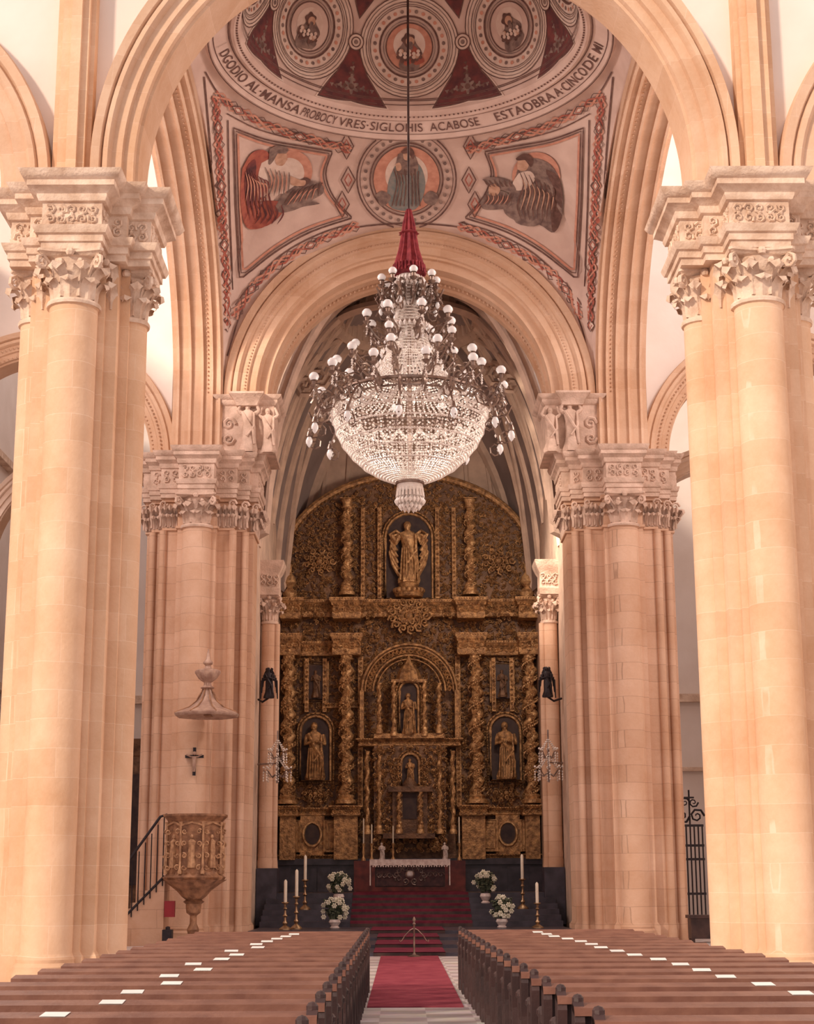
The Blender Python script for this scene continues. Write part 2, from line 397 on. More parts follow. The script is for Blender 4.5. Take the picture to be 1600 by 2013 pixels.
def far_pier(cx,label):
    cy=46.6; s_in=-1 if cx>0 else 1
    th=thing('crossing_pier',(cx,cy,0),label,'pier','piers carrying the sanctuary arch')
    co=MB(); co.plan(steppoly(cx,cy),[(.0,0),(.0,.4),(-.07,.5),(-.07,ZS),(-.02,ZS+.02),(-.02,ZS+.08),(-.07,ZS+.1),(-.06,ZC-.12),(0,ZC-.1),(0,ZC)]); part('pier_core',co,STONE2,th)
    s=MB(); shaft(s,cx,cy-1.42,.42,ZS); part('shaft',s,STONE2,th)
    b,l=capital(cx,cy-1.42,.42,ZS,ZC); c=part('capital',b,CARV2,th); part('acanthus_leaves',l,CARV2,c,root=th)
    for sx in (-1,1):
        for ox,oy in ((1.05,-1.22),(1.38,-.96)):
            s=MB(); shaft(s,cx+sx*(ox-.06),cy+oy+.02,.11,ZS,12); part('corner_shaft',s,STONE2,th)
    for sx in (-1,1):
        l=MB()
        for xs,y in (((.55,.72,.86,1.0),-1.2),((1.14,1.3),-.95),((1.46,1.56),-.67)):
            for j,x in enumerate(xs):
                for zb,hh in ((ZS+.1,.38),(ZS+.14,.58)):
                    leaf(l,cx+sx*(x+(.05 if hh>.5 else 0)),cy+y,.02,-pi/2,zb,hh,.16)
        for j in range(8):
            for zb,hh in ((ZS+.1,.38),(ZS+.14,.58)):
                leaf(l,cx+sx*1.54,cy-.7+.18*j,.02,0 if sx>0 else pi,zb,hh,.16)
        for x,y in ((.98,-1.3),(1.32,-1.05),(1.6,-.78)):
            l.spiral((cx+sx*x,cy+y-.08,ZC-.2),.13,1.4,sx,0,.25)
        part('acanthus_leaves',l,CARV2,th,kind='stuff')
    e=MB()
    H=[(.5,-1.9),(.5,-1.32),(1.08,-1.32),(1.08,-1.08),(1.42,-1.08),(1.42,-.8),(1.66,-.8)]
    right=H+[(x,-y) for x,y in H[::-1]]; pl=[(cx+x,cy+y) for x,y in right+[(-x,y) for x,y in right[::-1]]]
    ENT2=[(o*.62 if o>0 else o,z) for o,z in ENT]
    e.plan(pl,ENT2); en=part('entablature',e,CARV2,th)
    fc=[(cx-.42,cx+.42,ZA+.04,ZF-.02,cy-1.91)]
    for sx in (-1,1):
        fc+=[(cx+sx*.8-.24,cx+sx*.8+.24,ZA+.04,ZF-.02,cy-1.33),(cx+sx*1.25-.14,cx+sx*1.25+.14,ZA+.04,ZF-.02,cy-1.09),(cy-.7,cy+.7,ZA+.04,ZF-.02,cx+sx*1.67,'x')]
    relpart(fc,CARV2,en,th)
    x0,x1=sorted((cx+s_in*.55,cx+s_in*2.1))
    a=MB(); y0=45.55
    pl=[(x0,y0),(x1,y0),(x1,47.3),(x0,47.3)]
    a.plan(pl,[(.06,ZT),(.06,ZT+.12),(0,ZT+.16),(0,ZSP-.3),(.05,ZSP-.27),(.1,ZSP-.2),(.1,ZSP-.14),(.2,ZSP-.06),(.22,ZSP),(0,ZSP+.01)])
    xm=(x0+x1)/2
    pl=[(xm-.3,y0-.25),(xm+.3,y0-.25),(xm+.3,y0+.1),(xm-.3,y0+.1)]
    a.plan(pl,[(0,ZSP-.35),(.02,ZSP-.28),(.1,ZSP-.14),(.2,ZSP-.04),(.2,ZSP+.02)])
    at=part('attic_block',a,CARV2,th)
    g=MB(); figure(g,xm+.05*s_in,y0-.12,ZT+.02,1.5,arms='up'); part('carved_figure',g,CARV2,at,root=th)
    g=MB(); figure(g,x1-.15 if s_in>0 else x0+.15,y0-.05,ZT+.02,1.35,arms='up'); part('carved_figure',g,CARV2,at,root=th)
    g=MB(); xo=x0+.25 if s_in>0 else x1-.25
    g.spiral((xo,y0-.03,ZT+.9),.2,1.4,1,0,.25); g.spiral((xo,y0-.03,ZT+.45),.18,1.4,-1,0,.25)
    part('carved_scroll',g,CARV2,at,root=th)
    return th
far_pier(-6.05,'large stepped sandstone pier behind the pulpit, carved figures on top')
far_pier(6.05,'large stepped sandstone pier beside the sanctuary steps, carved figures on top')
# ------------------------------------------------------------ arches
ZW=14.1
def mould(ri,re,yf,yb,d=.12,soff=None):
    w=(re-ri)
    return [(ri,yb),(ri,yf+d*1.6),(ri+.06*w,yf+d*1.5),(ri+.08*w,yf+d),(ri+.3*w,yf+d),(ri+.33*w,yf+d*.6),(ri+.55*w,yf+d*.6),(ri+.58*w,yf+d*.2),(ri+.62*w,yf),(ri+.72*w,yf),(ri+.76*w,yf+d*.4),(ri+.8*w,yf-.02),(ri+.97*w,yf-.06),(re,yf),(re,yb)]
def beads(mb,cx,z0,r,y,n,rad,axis='x',kz=1,a0=.02,a1=pi-.02):
    for i in range(n+1):
        a=a0+(a1-a0)*i/n; h=cx+r*cos(a); z=z0+r*sin(a)*kz
        mb.octa((h,y,z) if axis=='x' else (y,h,z),rad)
a=MB(); a.arch(0,ZW,mould(5.0,5.8,26.9,28.3,.24),72,stilt=ZW-ZT)
a.arch(0,ZW,[(5.45,28.3),(5.45,29.2),(6.0,29.2),(6.0,28.3)],64,stilt=ZW-ZT)
o=struct('trim_1',a,ARCHM)
a=MB()
for s in (-1,1):
    a.arch(s*10.75,ZT,mould(3.3,4.25,26.95,28.3,.2),48)
struct('trim_2',a,ARCHM)
a=MB(); a.arch(0,ZSP,mould(4.45,5.45,45.62,46.4,.2),64); a.arch(0,ZSP,[(4.2,46.1),(4.2,48),(4.6,48),(4.6,46.1)],64)
a.arch(0,ZSP,[(4.12,46.6),(4.12,46.9),(4.25,46.9),(4.25,46.6)],64); a.arch(0,ZSP,[(4.12,47.5),(4.12,47.8),(4.25,47.8),(4.25,47.5)],64)
beads(a,0,ZSP,4.18,47.2,90,.06); beads(a,0,ZSP,4.85,45.72,150,.035)
struct('trim_3',a,ARCHM)
a=MB(); CY=36.95; kz=5.6/8.55
for s in (-1,1):
    pr=[(8.55,s*5.45),(8.55,s*6.9),(9.4,s*6.9),(9.4,s*5.45)]
    if s<0: pr=pr[::-1]
    a.arch(CY,ZSP,pr,64,axis='y',kz=kz,stilt=ZSP-ZT)
    for xo in (5.5,5.72,6.0,6.35,6.7):
        w=.07; pr=[(8.45,s*xo),(8.45,s*(xo+w)),(8.6,s*(xo+w)),(8.6,s*xo)]
        if s<0: pr=pr[::-1]
        a.arch(CY,ZSP,pr,64,axis='y',kz=kz,stilt=ZSP-ZT)
    beads(a,CY,ZSP,8.53,s*5.88,140,.035,'y',kz)
struct('trim_4',a,ARCHM)
a=MB()
for s in (-1,1):
    a.arch(s*10.75,ZT,mould(3.15,3.95,45.9,47.0,.16),48); beads(a,s*10.75,ZT,3.5,45.95,90,.04); beads(a,s*10.75,ZT,3.25,46.05,80,.035)
    a.arch(s*10.75,ZT-1.6,mould(3.2,3.9,53,54,.12),40)
struct('trim_5',a,ARCHM)
def spandrel(mb,segs,y0,y1,ztop):
    for xa,xb,fn,n in segs:
        for i in range(n):
            p=xa+(xb-xa)*i/n;q=xa+(xb-xa)*(i+1)/n
            za,zb=fn(p),fn(q)
            mb.add([(p,y0,za),(q,y0,zb),(q,y0,ztop),(p,y0,ztop),(p,y1,za),(q,y1,zb),(q,y1,ztop),(p,y1,ztop)],
                   [(0,1,2,3),(5,4,7,6),(4,5,1,0),(3,2,6,7)])
def circ(cx,r,z0): return lambda x: z0+sqrt(max(0,r*r-(x-cx)**2))
w=MB()
for s in (-1,1):
    seg=[(0,s*5.7,circ(0,5.7,ZW),40),(s*5.7,s*6.55,lambda x:ZT+.03,1),(s*6.55,s*14.6,circ(s*10.75,4.15,ZT+.03),30)]
    spandrel(w,seg,27.3,28.25,21)
w.mi=1
for s in (-1,1):
    for x0,x1,y in ((5.82,6.5,27.02),(5.9,6.38,26.86),(6.02,6.2,26.74)):
        a_,b_=sorted((s*x0,s*x1)); w.box(a_,b_,y,27.4,ZT+.03,21)
struct('wall_nave',w,[PLAST,STONE])
for s,nm in ((-1,'wall_transept_left'),(1,'wall_transept_right')):
    w=MB(); spandrel(w,[(s*7.0,s*14.6,circ(s*10.75,3.85,ZT+.05),30)],46.1,46.9,30); struct(nm,w,PLAST)
w=MB()
for s in (-1,1):
    a_,b_=sorted((s*14.0,s*14.6)); w.box(a_,b_,46.0,46.9,0,ZT+.1)
struct('trim_12',w,PLAST)
w=MB(); w.box(-15,-14.6,20,62,0,21); 
struct('wall_left',w,PLAST)
w=MB(); w.box(14.6,15,20,62,0,21)
struct('wall_right',w,PLAST)
w=MB(); w.box(-15,15,62,62.4,0,24); struct('wall_back',w,PLAST)
w=MB()
for s in (-1,1):
    a_,b_=sorted((s*4.75,s*5.0)); w.box(a_,b_,48.25,62,0,16)
w.box(-5,5,61.2,61.5,9,22)
struct('wall_sanctuary',w,VRIB)
w=MB()
for s in (-1,1):
    for z in (8.2,16.2):
        a_,b_=sorted((s*14.3,s*14.6)); w.box(a_,b_,20,62,z,z+.25)
    a_,b_=sorted((s*7.6,s*14.6)); w.box(a_,b_,61.7,62,8.2,8.5)
    a_,b_=sorted((s*7.4,s*14.6)); w.box(a_,b_,61.8,62,5.6,5.75)
struct('trim_6',w,CARV)
fl=MB(); fl.box(-15,15,-6,62.4,-.3,0); struct('floor',fl,FLOOR)
k=0
WG=M('window_glass',(.8,.8,.85),.2,emit=(.95,.92,1),es=2.5)
for s in (-1,1):
    for y in (24,37,52):
        k+=1
        w=MB(); x=s*14.55
        pts=[(y-1.1,10),(y+1.1,10)]+[(y+1.1*cos(t*pi/12),14+1.1*sin(t*pi/12)) for t in range(13)]
        n=len(pts); w.add([(x,p[0],p[1]) for p in pts],[tuple(range(n))]); 
        w.mi=1
        w.tube([(x-s*.03,p[0],p[1]) for p in pts],.12,6,closed=True)
        for q in (11,12,13,14): w.box(min(x,x-s*.05),max(x,x-s*.05),y-1.1,y+1.1,q-.03,q+.03)
        struct('window_%d'%k,w,[WG,CARV])
# ------------------------------------------------------------ pendentive vault + dome
RC=(0,36.8); ZR=1.55+20.25; RR=5.05
HX=5.45; HYa,HYb=28.3,45.75
def boundary(phi):
    dx,dy=cos(phi),sin(phi)
    hy=(HYb-RC[1]) if dy>0 else (RC[1]-HYa)
    t=min(HX/abs(dx) if abs(dx)>1e-6 else 1e9, hy/abs(dy) if abs(dy)>1e-6 else 1e9)
    x,y=dx*t,dy*t
    if abs(abs(x)-HX)<1e-5:
        q=min(1,abs(y)/hy); z=ZSP+5.6*1.06*sqrt(max(0,1-q*q))
    else:
        q=min(1,abs(x)/HX); 
        z=ZSP+HX*sqrt(max(0,1-q*q))
        if dy<0: z=ZSP+ (5.9)*sqrt(max(0,1-q*q))
    return Vector((x+RC[0],y+RC[1],z))
def Sv(phi,s):
    B=boundary(phi); Rg=Vector((RC[0]+RR*cos(phi),RC[1]+RR*sin(phi),ZR))
    P=B.lerp(Rg,s); P.z=B.z+(Rg.z-B.z)*(sin(s*pi/2)**.9 if s>0 else 0); return P
phis=[2*pi*i/240 for i in range(240)]
for sx in (-1,1):
    for yy in (HYb,HYa): phis.append(atan2(yy-RC[1],sx*HX)%(2*pi))
phis=sorted(phis)
v=MB(); ns=16; vs=[];fs=[]
for p in phis:
    for i in range(ns+1): vs.append(Sv(p,i/ns))
n=len(phis)
for it in range(120):
    new=list(vs)
    for i in range(n):
        for k in range(1,ns):
            A=vs[((i+1)%n)*(ns+1)+k];B_=vs[((i-1)%n)*(ns+1)+k]
            z=vs[i*(ns+1)+k].z*.5+.5*(A.z+B_.z)/2
            o=vs[i*(ns+1)+k]; new[i*(ns+1)+k]=Vector((o.x,o.y,z))
    vs=new
for i in range(n):
    j=(i+1)%n
    for k in range(ns): fs.append((i*(ns+1)+k,j*(ns+1)+k,j*(ns+1)+k+1,i*(ns+1)+k+1))
v.add(vs,fs)
bvh=BVHTree.FromPolygons([tuple(p) for p in vs],fs)
struct('ceiling',v,VAULT,ang=80)
d=MB()
d.lathe([(RR+.05,ZR-.02),(5.02,ZR-.14),(4.95,ZR-.14),(4.9,ZR-.02),(4.46,ZR+.24),(4.44,ZR+.16),(4.36,ZR+.14),(4.32,ZR+.22),(4.26,ZR+.22),(4.24,ZR+.3),(4.2,ZR+.34)],RC,96,cap=False)
DR=4.2
prof=[(DR*cos(t*pi/2/16),ZR+.34+DR*sin(t*pi/2/16)) for t in range(17)]; prof[-1]=(0.001,prof[-1][1])
d.lathe(prof,RC,96,cap=False)
struct('ceiling_dome',d,VAULT)
def ringline(mb,R,z,w=.02):
    mb.lathe([(R-w,z-.012),(R+w,z-.012)],RC,96,cap=False)
t=MB()
for R,z in ((4.87,ZR-.02),(4.5,ZR+.20),(4.99,ZR-.15)): ringline(t,R,z,.014)
for i in range(220):
    a=2*pi*i/220; t.octa((RC[0]+4.29*cos(a),RC[1]+4.29*sin(a),ZR+.2),.03)
for e_ in (.035,.065,.075): 
    r_=(DR-.03); t.lathe([(r_*cos(e_),ZR+.34+r_*sin(e_)),(r_*cos(e_+.006),ZR+.34+r_*sin(e_+.006))],RC,96,cap=False)
struct('trim_7',t,PDARK)
def text_mesh(s):
    c=bpy.data.curves.new('inscription','FONT'); c.body=s; c.size=1; c.space_character=1.06; c.offset=.006
    o=bpy.data.objects.new('tmp',c); COL.objects.link(o); bpy.context.view_layer.update()
    dg=bpy.context.evaluated_depsgraph_get(); me=o.evaluated_get(dg).to_mesh()
    V=[tuple(x.co) for x in me.vertices]; Fc=[tuple(p.vertices) for p in me.polygons]
    bpy.data.objects.remove(o); return V,Fc
def ang_of(u):
    lo,hi=0.02,pi-.02
    for _ in range(40):
        m_=(lo+hi)/2; x=4.7*cos(m_); D=RC[1]+4.7*sin(m_); uu=785+(x+.3)/D*2930
        if uu>u: lo=m_
        else: hi=m_
    return (lo+hi)/2
tm=MB()
for wd,u0,u1 in (('FRANCIS',406,436),('DGODIO',440,484),('AL·MANSA',490,592),('PROBOCY',596,664),('VRES·',668,726),('SIGLOHIS',730,832),('ACABOSE',846,942),('ESTAOBRA',974,1088),('A·CINCO',1092,1152),('DE',1155,1172),('MI',1176,1198)):
    V,Fc=text_mesh(wd); xs=[p[0] for p in V]; x0,x1=min(xs),max(xs); A0,A1=ang_of(u0),ang_of(u1); vs=[]
    for x,y,z in V:
        q=(x-x0)/(x1-x0); ang=A0+(A1-A0)*q
        yy=(y/.72)*.62+.2
        R=4.87-.38*yy; z2=ZR-.0+.225*yy-.03
        vs.append((RC[0]+R*cos(ang),RC[1]+R*sin(ang),z2))
    tm.add(vs,Fc)
single('dome_inscription',tm,PDARK,(0,RC[1]+4.7,ZR),'dark painted Latin-letter inscription running round the dome ring','inscription',smooth=False)
def dome_pt(az,el,off=.03):
    r=(DR-off); return Vector((RC[0]+r*cos(el)*cos(az),RC[1]+r*cos(el)*sin(az),ZR+.34+r*sin(el)))
MS=1.0
def dome_disc(mb,az,el,rad,off=.03,r0=0,n=36,wob=None,dx=0,dz=0):
    rad*=MS;r0*=MS;dx*=MS;dz*=MS
    O=Vector((RC[0],RC[1],ZR+.34))
    c=dome_pt(az,el,off); N=(O-c).normalized()
    up=Vector((0,0,1)); u=(up-N*up.dot(N)).normalized(); w=N.cross(u)
    ks=4; vs=[];fs=[]
    for k in range(ks+1):
        rr=r0+(rad-r0)*k/ks
        for j in range(n):
            a=2*pi*j/n; q=rr*(wob(a) if wob else 1); p=c+u*(q*cos(a)+dz)+w*(q*sin(a)+dx); p=O+(p-O).normalized()*(DR-off); vs.append(p)
    for k in range(ks):
        for j in range(n): fs.append((k*n+j,k*n+(j+1)%n,(k+1)*n+(j+1)%n,(k+1)*n+j))
    mb.add(vs,fs)
bustc=[PGRY,PRED,PCRM,PSAL,PDARK,PMAR,VAULT,PFLS]
EL=.42
MS=1.1
for i in range(8):
    az=pi/2+i*pi/4; el=EL
    if i in (3,4,5): continue
    m=MB()
    m.mi=2; dome_disc(m,az,el,1.28,.03,1.0); m.mi=4; dome_disc(m,az,el,1.31,.035,1.285); m.mi=0; dome_disc(m,az,el,1.02,.04,.99)
    dome_disc(m,az,el,1.22,.04,1.20); dome_disc(m,az,el,1.13,.04,1.10); m.mi=4; dome_disc(m,az,el,1.06,.042,1.045)
    m.mi=2; dome_disc(m,az,el,.99,.03,.74); m.mi=0
    for q in range(30):
        a_=2*pi*q/30; m.mi=0 if q%2 else 3; dome_disc(m,az,el,.05,.045,n=8,dx=.875*sin(a_),dz=.875*cos(a_))
    m.mi=4; dome_disc(m,az,el,.77,.045,.72); m.mi=0; dome_disc(m,az,el,.66,.045,.64); m.mi=4; dome_disc(m,az,el,.60,.045,.57)
    m.mi=3 if i%2==0 else 6; dome_disc(m,az,el,.57,.035)
    m.mi=2; dome_disc(m,az,el,.4,.04,dz=.06)
    m.mi=0; dome_disc(m,az,el,.34,.05,wob=lambda a:1+.22*cos(a*2+i)+.12*cos(5*a),dz=-.2)
    m.mi=(1,0)[i%2]; dome_disc(m,az,el,.22,.06,wob=lambda a:1+.3*cos(a*3+i)+.12*sin(6*a),dz=-.24,dx=-.1)
    m.mi=4; dome_disc(m,az,el,.16,.06,dz=.17,dx=.02,wob=lambda a:1+.12*sin(5*a)); m.mi=7; dome_disc(m,az,el,.11,.07,dz=.14,dx=-.02); m.mi=0; dome_disc(m,az,el,.08,.08,dz=.03,dx=-.03,wob=lambda a:1+.3*cos(2*a))
    m.mi=7; dome_disc(m,az,el,.06,.08,dz=-.1,dx=.2); dome_disc(m,az,el,.06,.08,dz=-.22,dx=-.18)
    m.mi=4
    for q in range(7):
        dome_disc(m,az,el,.03,.075,wob=lambda a:1+2.2*abs(cos(a)),dx=-.27+.09*q,dz=-.2-.05*(q%3),n=12)
    m.mi=2
    for q in range(5): dome_disc(m,az,el,.018,.082,wob=lambda a:1+4*abs(cos(a)),dx=-.22+.11*q,dz=-.14-.06*(q%2),n=12)
    c=dome_pt(az,el)
    single('dome_medallion',m,bustc,c,'round painted medallion with a bearded saint bust on the dome','painting','medallions round the dome')
MS=1.0
def tri(rot):
    def f(a):
        b_=((a-rot)%(2*pi/3))-pi/3
        return .5/cos(b_)*(.86+.14*abs(b_)/(pi/3))
    return f
for i in range(8):
    az=pi/2+(i+.5)*pi/4
    if i in (3,4): continue
    m=MB(); 
    T=tri(0)
    m.mi=2; dome_disc(m,az,.155,1.30,.020,wob=T,n=72); m.mi=4; dome_disc(m,az,.155,1.22,.024,wob=T,n=72); m.mi=5; dome_disc(m,az,.155,1.12,.028,wob=T,n=72)
    # dark leaf scrolls inside the wedge
    m.mi=0; dome_disc(m,az,.13,.17,.034,wob=lambda a:1+.35*cos(6*a),n=48); m.mi=4; dome_disc(m,az,.13,.08,.038)
    for sg in (-1,1):
        for q in range(4):
            m.mi=(4,0)[q%2]; dome_disc(m,az,.15,.075-.01*q,.034+.002*q,wob=lambda a:1+.4*cos(3*a+q),dx=sg*(.2+.13*q),dz=-.12+.03*sin(q*2))
    for q in range(4):
        m.mi=(0,4)[q%2]; dome_disc(m,az,.15,.085-.015*q,.034,wob=lambda a:1+.4*cos(3*a+q),dz=.15+.14*q)
    T2=tri(pi)
    m.mi=4; dome_disc(m,az,.80,1.0,.023,wob=T2,n=72); m.mi=5; dome_disc(m,az,.80,.92,.027,wob=T2,n=72); m.mi=0; dome_disc(m,az,.8,.14,.03,wob=lambda a:1+.3*cos(6*a))
    m.mi=2; dome_disc(m,az,EL,.22,.05); m.mi=4; dome_disc(m,az,EL,.23,.055,.20); dome_disc(m,az,EL,.14,.06,.11); m.mi=0; dome_disc(m,az,EL,.06,.06)
    single('triangular_mural',m,bustc,dome_pt(az,.3),'maroon triangular painted fields with a small rosette on the dome','painting','painted fields between the dome medallions')
# ------------------------------------------------------------ painted decoration on the pendentives
Rc=R_.to_3x3()
def proj(u,v_,off=.03):
    dr=(Rc@Vector(((u-800)/F,-(v_-1006.5)/F,-1))).normalized()
    h=bvh.ray_cast(CAM,dr)
    if h[0] is None: return None
    N=h[1]
    if N.dot(dr)>0: N=-N
    return h[0]+N*off
def dense(pts,step=8,closed=False):
    out=[]; P=pts+[pts[0]] if closed else pts
    for a_,b_ in zip(P[:-1],P[1:]):
        L=hypot(b_[0]-a_[0],b_[1]-a_[1]); k=max(1,int(L/step))
        for i in range(k): out.append((a_[0]+(b_[0]-a_[0])*i/k,a_[1]+(b_[1]-a_[1])*i/k))
    if not closed: out.append(pts[-1])
    return out
def line(mb,pts,w=2.5,off=.03,closed=False,step=8):
    P=dense(pts,step,closed); vs=[];n=len(P)
    for i,(x,y) in enumerate(P):
        a_=P[i-1] if (i>0 or closed) else P[0]; b_=P[(i+1)%n] if (i<n-1 or closed) else P[-1]
        dx,dy=b_[0]-a_[0],b_[1]-a_[1]; L=hypot(dx,dy) or 1
        ww=w(i/(n-1)) if callable(w) else w
        nx,ny=-dy/L*ww/2,dx/L*ww/2
        p,q=proj(x+nx,y+ny,off),proj(x-nx,y-ny,off)
        vs.append((p,q))
    V=[];Fs=[];idx={}
    for i,(p,q) in enumerate(vs):
        if p is not None and q is not None: idx[i]=len(V); V+=[p,q]
    for i in range(n if closed else n-1):
        j=(i+1)%n
        if i in idx and j in idx and (V[idx[i]]-V[idx[j]]).length<1.5: a0,b0=idx[i],idx[j]; Fs.append((a0,b0,b0+1,a0+1))
    if V: mb.add(V,Fs)
def blob(mb,pts,off=.035,rings=4,center=None):
    P=dense(pts,7,True); n=len(P)
    cx=center[0] if center else sum(p[0] for p in P)/n; cy=center[1] if center else sum(p[1] for p in P)/n
    vs=[];
    for k in range(rings+1):
        t=max(.001,k/rings)
        for x,y in P:
            q=proj(cx+(x-cx)*t,cy+(y-cy)*t,off); 
            if q is None: return
            vs.append(q)
    mb.add(vs,[(k*n+j,k*n+(j+1)%n,(k+1)*n+(j+1)%n,(k+1)*n+j) for k in range(rings) for j in range(n)])
def circle_px(cx,cy,r,ry=None,n=48): return [(cx+r*cos(2*pi*i/n),cy+(ry or r)*sin(2*pi*i/n)) for i in range(n)]
def smooth_path(pts,k=6):
    out=[]
    n=len(pts)
    for i in range(n-1):
        p0=pts[max(0,i-1)];p1=pts[i];p2=pts[i+1];p3=pts[min(n-1,i+2)]
        for j in range(k):
            t=j/k
            out.append(tuple(.5*((2*p1[c])+(-p0[c]+p2[c])*t+(2*p0[c]-5*p1[c]+4*p2[c]-p3[c])*t*t+(-p0[c]+3*p1[c]-3*p2[c]+p3[c])*t**3) for c in (0,1)))
    out.append(pts[-1]); return out
PM=[PDARK,PRED,PSAL,PCRM,PGRN,PGRY,PMAR,PFLS]
def mir(pts,s): return pts if s<0 else [(1606-x,y) for x,y in pts]
def chain(mb,path,size,mi):
    P=dense(path,size*1.0)
    def tn(i):
        a_=P[max(0,i-1)];b_=P[min(len(P)-1,i+1)]; dx,dy=b_[0]-a_[0],b_[1]-a_[1]; L=hypot(dx,dy) or 1; return dx/L,dy/L
    for ph,mm,w_,am in ((0,mi,4.2,.55),(pi,1,3.4,.55),(pi/2,2,2.6,.85),(-pi/2,0,1.6,.9)):
        q=dense(path,4); out=[]
        for i,(x,y) in enumerate(q):
            a_=q[max(0,i-1)];b_=q[min(len(q)-1,i+1)]; dx,dy=b_[0]-a_[0],b_[1]-a_[1]; L=hypot(dx,dy) or 1; dx/=L;dy/=L
            # angular strapwork: triangle wave
            ph_=(i*4/size*1.5+ph)/(2*pi); tw=abs((ph_%1)*4-2)-1
            o_=size*am*tw; out.append((x-dy*o_,y+dx*o_))
        mb.mi=mm; line(mb,out,w_,.04,False,5)
    for i,(x,y) in enumerate(P):
        dx,dy=tn(i)
        if i%9==4:
            mb.mi=3; q=[(x+dx*size*1.1,y+dy*size*1.1),(x-dy*size*.7,y+dx*size*.7),(x-dx*size*1.1,y-dy*size*1.1),(x+dy*size*.7,y-dx*size*.7)]; blob(mb,q,.048,2)
            for sc,mm in ((1.05,0),(.62,1)):
                q=[(x+dx*size*sc,y+dy*size*sc),(x-dy*size*.62*sc,y+dx*size*.62*sc),(x-dx*size*sc,y-dy*size*sc),(x+dy*size*.62*sc,y-dx*size*.62*sc)]
                mb.mi=mm; line(mb,q,2.4,.055,True,6)
for s in (-1,1):
    pc=MB(); pc.mi=0
    panel=smooth_path([(458,250),(520,272),(590,285),(652,296)],4)+smooth_path([(652,300),(640,340),(655,385),(690,425)],4)+smooth_path([(690,428),(610,455),(540,495),(478,545)],4)+[(470,545),(462,400)]
    for k,(wd,sc) in enumerate(((3,1.0),(1.8,.95),(4,.90))):
        c=(545,375); P=[(c[0]+(x-c[0])*sc,c[1]+(y-c[1])*sc) for x,y in panel]
        pc.mi=(0,0,2)[k]; line(pc,mir(P,s),wd,.035,True)
    pc.mi=0
    o1=smooth_path([(402,140),(440,195),(520,238),(610,268),(690,285)],5); line(pc,mir(o1,s),3)
    chain(pc,mir(smooth_path([(420,182),(480,222),(545,252),(620,274),(690,294)],5),s),13,2)
    o2=smooth_path([(445,222),(500,250),(560,268),(640,286)],5); pc.mi=0; line(pc,mir(o2,s),2.2)
    side=smooth_path([(400,150),(413,300),(421,450),(428,600),(434,690)],5); pc.mi=0; line(pc,mir(side,s),3)
    side2=smooth_path([(447,235),(450,400),(455,530),(457,570)],5); line(pc,mir(side2,s),2.5)
    chain(pc,mir(smooth_path([(422,190),(430,300),(436,430),(442,550),(444,640)],5),s),12,1)
    ar=smooth_path([(462,600),(492,560),(556,498),(630,458),(700,436)],5); pc.mi=0; line(pc,mir(ar,s),2.5)
    ar=smooth_path([(446,700),(480,600),(540,525),(620,472),(700,446),(800,437)],5); line(pc,mir(ar,s),3)
    chain(pc,mir(smooth_path([(460,625),(505,555),(565,505),(640,466),(705,441)],5),s),12,2)
    for (x,y) in ((681,285),(684,352),(672,400)):
        q=[(x,y-26),(x+14,y),(x,y+26),(x-14,y)]; pc.mi=0; line(pc,mir(q,s),2.4,.04,True,6); q=[(x,y-13),(x+7,y),(x,y+13),(x-7,y)]; pc.mi=1; line(pc,mir(q,s),2.4,.04,True,6)
    struct('trim_%d'%(10 if s<0 else 11),pc,PM)
    f=MB()
    def B(mi,pts,off=.05): f.mi=mi; blob(f,mir(smooth_path(pts+[pts[0]],4)[:-1],s),off)
    TP=lambda w: (lambda t: w*1.5*sin(pi*min(.98,max(.06,t)))+.4)
    def Ln(mi,pts,w=3,off=.085): f.mi=mi; line(f,mir(smooth_path(pts,4),s),TP(w),off,False,5)
    if s<0:
        B(2,circle_px(572,335,42,n=14),.04); B(3,circle_px(568,338,30,n=14),.043)
        B(1,[(474,330),(492,300),(515,292),(528,305),(512,345),(516,390),(500,425),(520,444),(482,445),(470,390)],.05)
        B(3,[(512,318),(535,308),(558,316),(580,345),(586,375),(566,388),(552,378),(535,395),(520,430),(506,385),(505,345)],.055)
        B(1,[(500,395),(530,392),(560,398),(552,420),(525,442),(490,446),(478,430)],.058)
        B(6,[(486,320),(500,312),(500,350),(494,400),(482,400),(478,350)],.06)
        B(7,[(538,292),(556,292),(564,306),(556,322),(540,318)],.065)
        B(5,[(528,290),(545,282),(565,288),(560,298),(545,296),(536,312),(526,320)],.07)
        B(5,[(555,380),(580,362),(600,352),(632,360),(634,378),(612,392),(628,398),(596,404),(575,412),(552,416),(540,408)],.06)
        B(0,[(588,352),(600,346),(610,352),(598,364),(586,364)],.066)
        B(7,[(570,342),(588,350),(600,352),(596,362),(572,360)],.075)
        for q in range(7): Ln(6,[(482+q*5,325+q*4),(488+q*6,355),(482+q*8,390),(488+q*9,430)],2.0)
        for q in range(7): Ln(2,[(479+q*5,335+q*4),(484+q*6,360),(479+q*8,392)],1.4,.088)
        for q in range(6): Ln(5,[(518+q*10,325+q*2),(528+q*8,352),(520+q*9,382)],2.0)
        for q in range(5): Ln(2,[(523+q*10,330+q*2),(531+q*8,352),(525+q*9,378)],1.3,.088)
        for q in range(7): Ln(0,[(558+q*11,400-q*3),(568+q*10,384-q*4),(580+q*9,368-q*2)],2.4)
        for q in range(5): Ln(2,[(564+q*12,400-q*3),(574+q*11,386-q*4),(584+q*10,374-q*2)],1.2,.09)
        for q in range(5): Ln(6,[(500+q*13,400),(512+q*11,418),(500+q*11,438)],2.0)
        lab='painted seated saint in red robe with a dark eagle'
    else:
